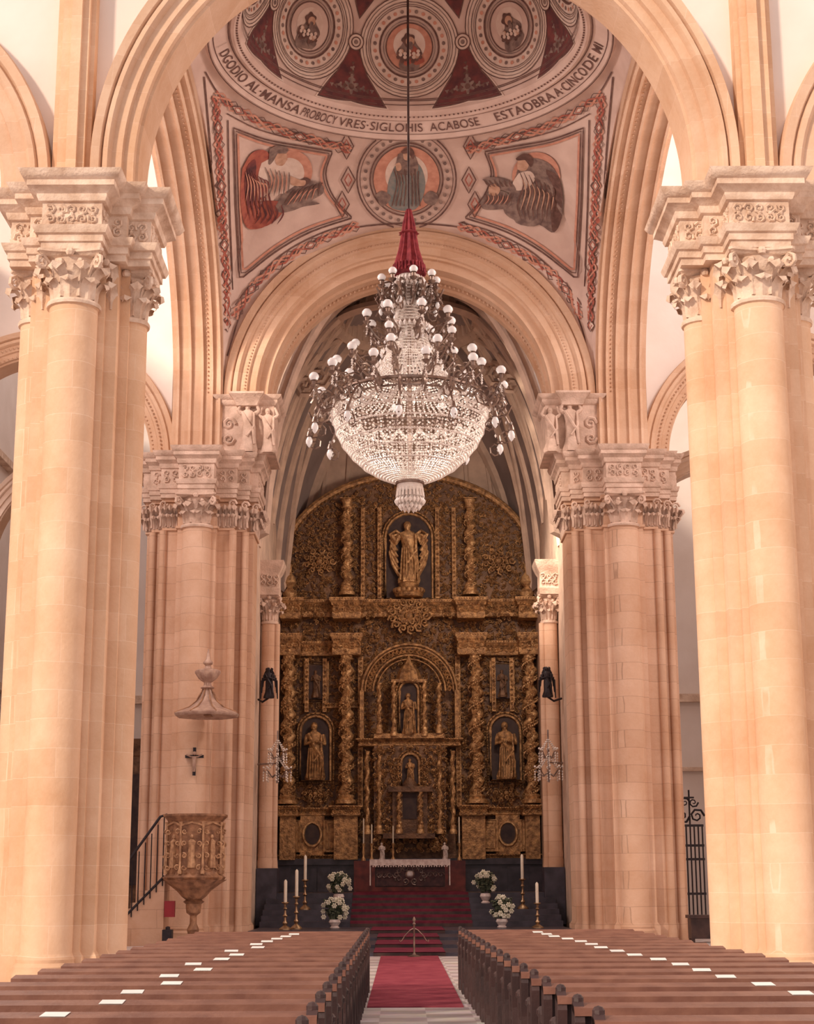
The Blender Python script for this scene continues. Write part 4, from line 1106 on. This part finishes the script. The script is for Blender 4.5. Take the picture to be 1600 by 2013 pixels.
# ------------------------------------------------------------ pews
def make_pew(xa,xb,y,inner):
    th=thing('church_pew',((xa+xb)/2,y,0),'dark walnut church pew with a broad book ledge','pew','rows of walnut pews facing the altar')
    b=MB(); b.box(xa,xb,y+.06,y+.09,.42,.83); 
    k=5
    for i in range(k+1):
        x=xa+(xb-xa)*i/k; b.box(x-.03,x+.03,y+.045,y+.06,.42,.83)
    b.box(xa,xb,y+.04,y+.06,.42,.5); part('backrest',b,WOOD,th,smooth=False)
    b=MB(); b.add([(xa-.03,y-.05,.84),(xb+.03,y-.05,.84),(xb+.03,y+.11,.86),(xa-.03,y+.11,.86),(xa-.03,y-.05,.795),(xb+.03,y-.05,.795),(xb+.03,y+.11,.82),(xa-.03,y+.11,.82)],[(0,1,2,3),(7,6,5,4),(4,5,1,0),(5,6,2,1),(6,7,3,2),(7,4,0,3)])
    part('book_ledge',b,WOODT,th,smooth=False)
    b=MB(); b.box(xa,xb,y+.09,y+.42,.41,.45); part('seat',b,WOOD,th,smooth=False)
    b=MB(); b.box(xa+.06,xb-.06,y-.32,y-.2,.16,.22); 
    for x in (xa+.1,xb-.1): b.box(x-.03,x+.03,y-.3,y+.05,.0,.16)
    part('kneeler',b,WOOD,th,smooth=False)
    for x,iv in ((xa-.03,inner<0),(xb-.03,inner>0)):
        b=MB(); 
        # two shaped legs, arm rest and back post leave the end open
        if iv:
            polys=[[(-.05,0),(.08,0),(.06,.1),(.07,.4),(.12,.6),(.14,.74),(.12,.83),(.08,.875),(.02,.87),(-.03,.82),(-.05,.76),(-.03,.66),(.0,.5),(-.01,.15)],
                   [(.34,0),(.46,0),(.46,.06),(.42,.12),(.43,.35),(.47,.5),(.49,.58),(.44,.635),(.39,.62),(.38,.4),(.35,.2)],
                   [(.08,.58),(.42,.58),(.49,.6),(.47,.65),(.4,.66),(.28,.63),(.12,.66)],
                   [(.04,.38),(.42,.38),(.42,.45),(.04,.45)],[(.04,.1),(.38,.1),(.38,.15),(.04,.15)]]
        else: polys=[[(-.04,0),(.45,0),(.45,.08),(.4,.14),(.4,.4),(.45,.46),(.45,.54),(.28,.58),(.14,.7),(.1,.815),(-.03,.80),(0,.6),(0,.2),(-.04,.12)]]
        for j,P in enumerate(polys):
            n=len(P); e_=.003*j
            b.add([(x+e_,y+p,z) for p,z in P]+[(x+.06-e_,y+p,z) for p,z in P],[tuple(range(n))[::-1],tuple(range(n,2*n))]+[(i,(i+1)%n,n+(i+1)%n,n+i) for i in range(n)])
        if iv: b.ball((x+.03,y+.45,.64),.045,8,5); b.ball((x+.03,y+.05,.88),.035,8,5)
        part('end_panel',b,WOOD,th,smooth=False)
    return th
pl=make_pew(-3.28,-.79,8.35,1); pr=make_pew(.74,3.3,8.9,-1)
for i in range(1,18): dup(pl,(pl.location.x,8.35+.95*i,0))
for i in range(1,18): dup(pr,(pr.location.x-.009*i,8.9+.95*i,0))
def paper(x,y,rot):
    b=MB(); w,h=.065,.062
    b.add([(-w*1.1,-h,0),(w*1.1,-h,0),(w*1.1,h,.0),(-w*1.1,h,.0)],[(0,1,2,3)]); b.add([(-w*1.1,-h,.003),(w*1.1,-h,.003),(w*1.1,h,.003),(-w*1.1,h,.003)],[(0,1,2,3)])
    o=bpy.data.objects.new('paper_sheet',mesh('paper_sheet',b,PAPER,(0,0,0),False)); COL.objects.link(o)
    o.location=(x,y+.03,.8515); o.rotation_euler=(atan(.02/.16),0,rot); o['label']='white paper seat marker lying on a pew ledge'; o['category']='paper'; o['group']='paper seat markers on the pews'
rl=[(-2.2),(-2.05),(-2.08),(-1.95),(-2.1),(-1.95),(-2.15),(-2.0),(-1.95),(-2.1),(-1.9),(-2.0),(-1.95),(-1.9),(-1.85),(-1.8)]
for i,x in enumerate(rl): paper(x,8.35+.95*(i+1),random.uniform(-.08,.08))
for i in range(15): paper(2.25-.04*i+random.uniform(-.05,.05),8.9+.95*(i+2),random.uniform(-.08,.08))
# ------------------------------------------------------------ pulpit
px,py=-5.62,43.0
pu=thing('pulpit',(px,py,0),'octagonal carved wooden pulpit on a tapering pedestal with stone stairs','pulpit')
b=MB()
zt,zb=zz(1600,py),zz(1728,py)
b.lathe([(.80,zb),(.84,zb+.06),(.74,zb+.14),(.72,zb+.2),(.72,zt-.2),(.78,zt-.12),(.86,zt-.05),(.86,zt),(.74,zt),(.70,zb+.2)],(px,py),8,a0=pi/8,a1=2*pi+pi/8)
bk=part('basket',b,PWOOD,pu)
b=MB()
for k in range(8):
    a=-pi/2+k*pi/4
    ax=pi/8+k*pi/4; b.lathe([(.05,zb+.14),(.06,zb+.2),(.03,zb+.3),(.03,zt-.3),(.06,zt-.2)],(px+.75*cos(ax),py+.75*sin(ax)),8)
    d=Vector((-sin(a),cos(a)))
    # small standing relief figure plus leaf scrolls in each panel
    fx,fy=px+.68*cos(a),py+.68*sin(a)
    b.lathe([(.1,zb+.3),(.09,zb+.6),(.075,zb+.85),(.09,zb+.95),(.03,zb+1.02)],(fx,fy),8,flute=.12,nf=4); b.ball((fx,fy,zb+1.08),.05,7,5,1.2)
    for q in range(8):
        t=.19 if q%2 else -.19; zq=zb+.3+.3*(q//2)
        b.spiral((px+.72*cos(a)+d.x*t,py+.72*sin(a)+d.y*t,zq),.07,1.3,1 if q%2 else -1,q,.3)
    b.tube([(px+.7*cos(a)+d.x*t*.27,py+.7*sin(a)+d.y*t*.27,zt-.25+.04*cos(t*3)) for t in (-1,-.5,0,.5,1)],.03,5)
part('carved_relief',b,PREL,bk,root=pu)
b=MB(); b.lathe([(.80,zb),(.62,zb-.12),(.42,zb-.28),(.3,zb-.42),(.2,zb-.5),(.26,zb-.55),(.2,zb-.6),(.05,zb-.68)],(px,py),32,flute=.05,nf=8); part('tapering_base',b,PWOOD,pu)
b=MB(); b.lathe([(.3,0),(.3,.1),(.2,.16),(.12,.25),(.16,.4),(.09,.55),(.09,.75),(.18,.82),(.2,.95),(.2,zb-.55)],(px,py),14); part('pedestal',b,PWOOD,pu)
b=MB()
for i in range(11):
    x1=px-.75-.17*i; z=zb+.05-.155*i
    if z<.05: break
    b.box(x1-.17,x1,py-.1,py+.9,0,z)
part('stone_stairs',b,STONE2,pu,smooth=False)
b=MB(); pts0=[(px-.72,py-.12,zt+.0),(px-.9,py-.12,zt-.05),(px-2.1,py-.12,zb-.1),(px-2.35,py-.12,zb-.7)]
b.tube(pts0,.035,6)
for i in range(11):
    t=i/10; x=px-.8-1.55*t; zh=zt-.03-(zt-zb+.6)*t; zl=max(0.03,zb-.15-1.55*t); b.tube([(x,py-.12,zl),(x,py-.12,zh)],.016,5)
b.tube([(px-.75,py-.12,zb+.1),(px-2.35,py-.12,.1)],.03,6)
part('iron_railing',b,IRON,pu)
cx,cy=-5.5,43.9; z0=zz(1408,cy); 
ca=thing('pulpit_canopy',(cx,cy,z0),'octagonal sounding board with gadrooned urn finial fixed to the pier','canopy')
b=MB(); b.lathe([(.1,z0+.08),(.78,z0+.04),(.86,z0),(.90,z0+.05),(.90,z0+.09),(.80,z0+.13),(.5,z0+.24),(.3,z0+.40),(.18,z0+.56),(.12,z0+.74)],(cx,cy),8,a0=pi/8,a1=2*pi+pi/8); part('sounding_board',b,CANW,ca)
b=MB(); b.lathe([(.12,z0+.74),(.18,z0+.78),(.1,z0+.84),(.09,z0+.92),(.22,z0+1.02),(.32,z0+1.18),(.32,z0+1.24),(.26,z0+1.27)],(cx,cy),36,flute=.09,nf=12); b.lathe([(.26,z0+1.27),(.1,z0+1.31),(.07,z0+1.38),(.13,z0+1.44),(.13,z0+1.48),(.06,z0+1.56),(.03,z0+1.75),(.01,z0+1.84)],(cx,cy),14); part('urn_finial',b,CANW,ca)
b=MB()
for k in range(8):
    a=pi/8+k*pi/4; b.tube([(cx+.9*cos(a),cy+.9*sin(a),z0+.09),(cx+.5*cos(a),cy+.5*sin(a),z0+.25),(cx+.3*cos(a),cy+.3*sin(a),z0+.42),(cx+.12*cos(a),cy+.12*sin(a),z0+.75)],.02,5)
b.box(cx-.1,cx+.1,cy+.1,cy+.95,z0+.05,z0+.2)
part('gilt_ribs',b,PWOOD,ca)
cx=xx(380,1495,44.7); zt_,zb_=zz(1468,44.7),zz(1523,44.7)
cr=thing('crucifix',(cx,44.72,zb_),'small dark wooden crucifix hanging on the pier shaft','crucifix')
b=MB(); b.box(cx-.04,cx+.04,44.68,44.74,zb_,zt_); zm=zb_+(zt_-zb_)*.68; b.box(cx-.25,cx+.25,44.68,44.74,zm-.04,zm+.04); part('cross',b,IRON,cr)
b=MB(); b.tube([(cx,44.64,zb_+.1),(cx+.01,44.62,zb_+.25),(cx,44.64,zm-.1),(cx,44.64,zm)],lambda t:.035+.03*t,6); b.ball((cx+.01,44.62,zm+.08),.055,7,5)
for s in (-1,1): b.tube([(cx,44.64,zm-.02),(cx+s*.1,44.65,zm-.01),(cx+s*.22,44.65,zm+.05)],.024,5)
part('corpus',b,CANW,cr)
b=MB(); x=xx(331,1785,42.8); z=zz(1785,42.8); b.box(x-.13,x+.13,42.72,42.88,z-.2,z+.2); single('red_fire_box',b,STRED,(x,42.8,z-.2),'small red fire alarm cabinet on the pulpit stairs','cabinet')
b=MB(); x=xx(326,1838,42.4); b.box(x-.12,x+.12,42.3,42.6,0,.42); b.box(x-.09,x+.09,42.28,42.3,.1,.36); b.lathe([(.06,.42),(.06,.48),(.02,.5)],(x,42.45),8); single('small_dark_box',b,IRON,(x,42.4,0),'small dark box standing on the floor by the stairs','box')
# ------------------------------------------------------------ chandelier
CX,CD=xx(805,800,37),37.0
S=.0115
def zc(v_): return zz(v_,CD)
ch=thing('chandelier',(CX,CD,zc(1015)),'huge crystal chandelier with beaded bowl, scrolled arms and white globes','chandelier')
b=MB(); b.tube([(CX,CD,zc(420)),(CX,CD,ZR+.34+DR)],.03,6); part('suspension_rope',b,DWOOD,ch)
b=MB(); 
pf=[(.06,412),(.1,425),(.14,440),(.18,465),(.23,490),(.3,510),(.36,528),(.40,534),(.3,536)]
b.lathe([(r,zc(q)) for r,q in pf],(CX,CD),48,flute=.1,nf=12)
for i in range(28):
    a=2*pi*i/28; b.tube([(CX+.37*cos(a),CD+.37*sin(a),zc(522)),(CX+.39*cos(a),CD+.39*sin(a),zc(540))],.03,5)
b.lathe([(.17,zc(462)),(.24,zc(460)),(.15,zc(455))],(CX,CD),20,flute=.1,nf=9)
part('velvet_sleeve',b,VELV,ch)
b=MB(); b.tube([(CX,CD,zc(540)),(CX,CD,zc(955))],.05,8)
def ring(mb,r,q,th_=.05,n=48): 
    mb.tube([(CX+r*S*cos(2*pi*i/n),CD+r*S*sin(2*pi*i/n),zc(q)) for i in range(n)],th_,6,closed=True)
ring(b,151,783,.045,64); ring(b,151,799,.03,64); ring(b,60,735,.035); ring(b,36,640,.03); ring(b,30,562,.035)
for i in range(72):
    a=2*pi*i/72; b.spiral((CX+152*S*cos(a),CD+152*S*sin(a),zc(791)),.07,1.2,1,0,.18,'y',4,7)
b.lathe([(.02,zc(960)),(.2,zc(957)),(.34,zc(952)),(.34,zc(948)),(.1,zc(942))],(CX,CD),24)
fr=part('bronze_frame',b,CHMET,ch)
def string(mb,pf,a,r,step,sz=1,jit=0):
    P=[(q[0]*S,zc(q[1])) for q in pf]
    for (r0,z0),(r1,z1) in zip(P[:-1],P[1:]):
        L=hypot(r1-r0,z1-z0); k=max(1,int(L/step))
        for i in range(k):
            t=i/k; rr=r0+(r1-r0)*t; z=z0+(z1-z0)*t; mb.octa((CX+rr*cos(a),CD+rr*sin(a),z),r,sz)
bowl=[(151,800),(156,815),(156,830),(150,852),(137,876),(118,898),(95,918),(68,934),(45,943),(26,948)]
b=MB()
for i in range(90): string(b,bowl,2*pi*i/90,.029,.068)
for r_,q in ((157,830),(150,852),(137,876),(118,898),(95,918)):
    for i in range(int(r_*1.1)):
        a=2*pi*i/int(r_*1.1); b.octa((CX+r_*S*cos(a),CD+r_*S*sin(a),zc(q)),.038)
for i in range(22):
    a0=2*pi*i/22
    for k in range(14):
        t=k/14; a=a0+t*2*pi/22
        for rr,dp in ((160,16),(159,26)): b.octa((CX+rr*S*cos(a),CD+rr*S*sin(a),zc(803+dp*sin(pi*t))),.038)
inner=[(120,800),(122,840),(108,880),(80,912),(40,935),(20,945)]
for i in range(36): string(b,inner,2*pi*i/36,.028,.11)
part('beaded_bowl',b,CRYS,ch,kind='stuff')
b=MB()
cone=[(22,545),(28,560),(24,585),(27,615),(32,640),(38,670),(48,700),(64,728),(88,752),(116,772),(148,782)]
for i in range(72): string(b,cone,2*pi*i/72,.031,.068)
for q,r_ in ((548,24),(560,32),(600,28),(640,36),(665,42),(690,50),(715,60),(735,70),(755,92)):
    for i in range(28):
        a=2*pi*i/28+q; b.octa((CX+(r_+8)*S*cos(a),CD+(r_+8)*S*sin(a),zc(q+6)),.045,1.9)
part('beaded_cone',b,CRYS,ch,kind='stuff')
b=MB()
for r_,q0,q1,n_ in ((25,960,986,22),(17,960,996,14),(9,960,1000,7)):
    for i in range(n_):
        a=2*pi*i/n_+r_; x,y=CX+r_*S*cos(a),CD+r_*S*sin(a)
        b.tube([(x,y,zc(q0)),(x+.03*cos(a),y+.03*sin(a),zc(q1-8))],.03,5); b.octa((x+.03*cos(a),y+.03*sin(a),zc(q1)),.055,1.6)
b.lathe([(.3,zc(953)),(.32,zc(961)),(.28,zc(967))],(CX,CD),24)
part('crystal_tassel',b,CRYS,ch,kind='stuff')
def arm(a,r0,q0,r1,q1,up=True,gs=.115,mid=None):
    d=Vector((cos(a),sin(a),0)); base=Vector((CX,CD,0))
    P=[]
    z0,z1=zc(q0),zc(q1)
    dz=z1-z0; 
    for i in range(12):
        t=i/11; r=(r0+(r1-r0)*t)*S
        z=z0+dz*t+ (-.35*sin(pi*t) if up else .35*sin(pi*t))*(1-.3*t)
        P.append(base+d*r+Vector((0,0,z)))
    m=MB(); m.tube(P,lambda t:.034-.008*t,5)
    c=base+d*((r0*.45+r1*.55)*S)
    pts=[]
    sg=-1 if up else 1
    for i in range(15):
        t=i/14; an=t*3.4*pi; q=.31*(1-.8*t); pts.append(c+d*(q*cos(an))+Vector((0,0,z0+dz*.5+sg*.28+q*sin(an)*(1 if up else -1))))
    m.tube(pts,.026,4)
    c2=base+d*((r0*.2+r1*.8)*S); m.tube([c2+d*(.2*(1-.8*i/10)*cos(i*.9))+Vector((0,0,z1-.24+.2*(1-.8*i/10)*sin(i*.9))) for i in range(11)],.02,4)
    e=P[-1]
    if up:
        m.lathe([(.02,e.z-.05),(.08,e.z),(.1,e.z+.03),(.04,e.z+.05),(.05,e.z+.13),(.08,e.z+.15)],(e.x,e.y),10); gz=e.z+.15+gs*.8
    else:
        m.lathe([(.04,e.z+.08),(.07,e.z),(.08,e.z-.05),(.05,e.z-.07)],(e.x,e.y),10); gz=e.z-.07-gs*1.0
    ar=part('scrolled_arm',m,CHMET,ch)
    g=MB(); 
    if up: g.lathe([(.02,gz-gs),(gs*.7,gz-gs*.75),(gs*1.05,gz-.1*gs),(gs*.98,gz+gs*.35),(gs*.6,gz+gs*.8),(.002,gz+gs)],(e.x,e.y),12)
    else: g.lathe([(.005,gz-gs*1.3),(gs*.35,gz-gs*.95),(gs*.75,gz-gs*.2),(gs*.75,gz+gs*.3),(gs*.45,gz+gs),(gs*.35,gz+gs*1.05)],(e.x,e.y),12)
    part('globe_shade' if up else 'drop_bulb',g,GLOBE,ar,root=ch)
    g=MB(); 
    for k in range(4): g.octa((e.x,e.y,e.z-.1-.06*k if up else e.z+.12),.032,1.5)
    for k in (3,6,9): g.octa((P[k].x,P[k].y,P[k].z-.1),.03,1.8)
    part('crystal_drop',g,CRYS,ar,root=ch,kind='stuff')
for i in range(12): arm(2*pi*(i+.3)/12,150,790,198,768)
for i in range(10): arm(2*pi*(i+.1)/10,70,740,150,728)
for i in range(5): arm(2*pi*(i+.45)/5,50,700,112,690,gs=.105)
for i in range(8): arm(2*pi*(i+.35)/8,36,655,91,642)
for i in range(8): arm(2*pi*(i+.2)/8,26,580,58,566,gs=.10)
for i in range(12): arm(2*pi*(i+.8)/12,152,805,208,848,False,.11)
for i in range(8): arm(2*pi*(i+.6)/8,32,600,62,596,False,.075)
# ------------------------------------------------------------ wall sconces near altar and dark angels
for s,u in ((-1,543),(1,1076)):
    D=50.3; x=xx(u,1490,D); z=zz(1500,D)
    th=thing('crystal_sconce',(x,D,z-.6),'crystal wall sconce chandelier mounted beside the altarpiece','sconce','crystal sconces beside the altarpiece')
    m=MB(); m.tube([(x,D,z-.6),(x,D,z+1.0)],.025,6)
    for k in range(8):
        a=2*pi*k/8
        for zz0,rr in ((z-.2,.42),(z+.35,.28)):
            m.tube([(x,D,zz0-.1),(x+rr*.5*cos(a),D+rr*.5*sin(a),zz0-.22),(x+rr*cos(a),D+rr*sin(a),zz0)],.016,5)
    m.tube([(x,D,z),(s*4.7,D+.3,z)],.03,5)
    part('arms',m,SILV,th)
    m=MB()
    for k in range(8):
        a=2*pi*k/8
        for zz0,rr in ((z-.2,.42),(z+.35,.28)):
            m.ball((x+rr*cos(a),D+rr*sin(a),zz0+.08),.035,6,4)
            for q in range(4): m.octa((x+rr*cos(a),D+rr*sin(a),zz0-.08-.08*q),.03,1.4)
            for q in range(7): m.octa((x+rr*cos(a)*q/7,D+rr*sin(a)*q/7,zz0+.4-.06*q),.028)
    part('crystal_drops',m,CRYS,th,kind='stuff')
    D=50.2; u=527 if s<0 else 1074; x=xx(u,1340,D); z=zz(1372,D)
    m=MB(); figure(m,x,D,z,.95,'fold')
    for w_ in (-1,1):
        for k in range(6):
            m.tube([(x,D+.08,z+.62),(x+w_*(.08+.03*k),D+.1,z+.95-.08*k),(x+w_*(.11+.03*k),D+.12,z+.9-.18*k)],lambda t:.05-.03*t,5)
    m.tube([(x,D,z+.02),(x+s*.2,D+.1,z-.1),(s*4.7,D+.3,z)],.035,6)
    single('winged_bracket_figure',m,IRON,(x,D,z),'black winged bracket sculpture fixed to the sanctuary wall','sculpture','black winged bracket sculptures')
# ------------------------------------------------------------ right side: iron gate, lantern, chest
D=49.5; gx=xx(1357,1700,D)
gt=thing('iron_gate',(gx,D,0),'black wrought-iron chapel gate topped with a scrolled cross','gate')
m=MB(); h=zz(1625,D)
for k in range(7): m.tube([(gx-.36+.12*k,D,0.02),(gx-.36+.12*k,D,h)],.024,5)
for z in (.15,1.2,2.2,2.6,h): m.box(gx-.4,gx+.4,D-.03,D+.03,z-.035,z+.035)
part('bars',m,IRON,gt)
m=MB()
for s in (-1,1):
    m.spiral((gx+s*.22,D,h+.28),.23,1.5,s,0,.14); m.spiral((gx+s*.13,D,h+.68),.15,1.4,-s,0,.16)
m.tube([(gx,D,h),(gx,D,zz(1555,D))],.028,5); zx=zz(1570,D); m.box(gx-.15,gx+.15,D-.02,D+.02,zx-.025,zx+.025)
part('scrolled_crest',m,IRON,gt)
D=41; x=xx(1408,1750,D)
m=MB(); m.lathe([(.22,0),(.22,.05),(.04,.12),(.03,2.5),(.08,2.6),(.03,2.7)],(x,D),12); m.lathe([(.05,2.65),(.14,2.75),(.13,3.0),(.06,3.1),(.02,3.25)],(x,D),10)
for k in range(4):
    a=pi/2*k; m.tube([(x,D,.3),(x+.12*cos(a),D+.12*sin(a),.2),(x+.2*cos(a),D+.2*sin(a),.0)],.02,5)
single('processional_lantern',m,IRON,(x,D,0),'black processional lantern on a tall pole by the pier','lantern')
m=MB(); x=xx(1385,1835,44); m.box(x-.45,x+.45,43.6,44.1,.1,.62); m.box(x-.5,x+.5,43.55,44.15,.62,.7); 
for a in (-.4,.4):
    for b_ in (43.65,44.05): m.box(x+a-.04,x+a+.04,b_-.04,b_+.04,0,.1)
single('dark_wooden_chest',m,DWOOD,(x,43.85,0),'low dark wooden chest on the floor beside the pier','chest')
m=MB(); x=-9.6
th=thing('side_altar',(x,61.2,0),'dark carved wooden side altar against the aisle wall','altar')
m.box(x-2,x+2,61.1,61.6,0,6.2); m.plan([(x-2.1,61.0),(x+2.1,61.0),(x+2.1,61.65),(x-2.1,61.65)],[(0,6.2),(.05,6.4),(.2,6.6),(.25,6.8),(0,6.82)]); part('body',m,GOLDD,th)
for q in (-1.6,-.9,.9,1.6):
    m=MB(); m.lathe([(.18,1.2),(.12,1.4),(.12,5.8),(.2,6.1)],(x+q,60.98),12); part('column',m,GOLD,th)
m=MB(); m.box(x-.7,x+.7,60.98,61.1,1.5,5.5); part('niche_panel',m,NICHE,th)
# ------------------------------------------------------------ lighting
w=bpy.data.worlds.new('world'); scene.world=w; w.use_nodes=True
bg=w.node_tree.nodes['Background']; bg.inputs['Color'].default_value=(1.0,.84,.79,1); bg.inputs['Strength'].default_value=.92
def sun(name,d,e,col,ang=8):
    l=bpy.data.lights.new(name,'SUN'); l.energy=e; l.color=col; l.angle=radians(ang)
    o=bpy.data.objects.new(name,l); COL.objects.link(o); o.rotation_euler=Vector(d).to_track_quat('-Z','Y').to_euler(); return o
sun('sun_through_nave_windows',(.58,.68,-.36),2.9,(1,.82,.64),5)
def area(name,loc,target,size,e,col):
    l=bpy.data.lights.new(name,'AREA'); l.energy=e; l.color=col; l.size=size; l.shape='DISK'
    o=bpy.data.objects.new(name,l); COL.objects.link(o); o.location=loc; o.rotation_euler=(Vector(target)-Vector(loc)).to_track_quat('-Z','Y').to_euler()
area('transept_fill_light_west',(-12,37,20),(0,37,16),4,1500,(1,.84,.76))  # added fill disk high in the left aisle, not a modelled window
area('transept_fill_light_east',(12,37,20),(0,37,16),4,1300,(1,.84,.76))  # matching fill disk added on the right, no window at this spot
area('sanctuary_fill_light',(3.5,49.5,14),(0,60,7),2,420,(1,.80,.64))  # fill light added to brighten altarpiece and sanctuary, no window here
l=bpy.data.lights.new('chandelier_bowl_fill','POINT'); l.energy=160; l.color=(1,.9,.8); l.shadow_soft_size=.4  # point light added inside the bowl so the unlit crystals look luminous
o=bpy.data.objects.new('chandelier_bowl_fill',l); COL.objects.link(o); o.location=(CX,CD,zc(850))
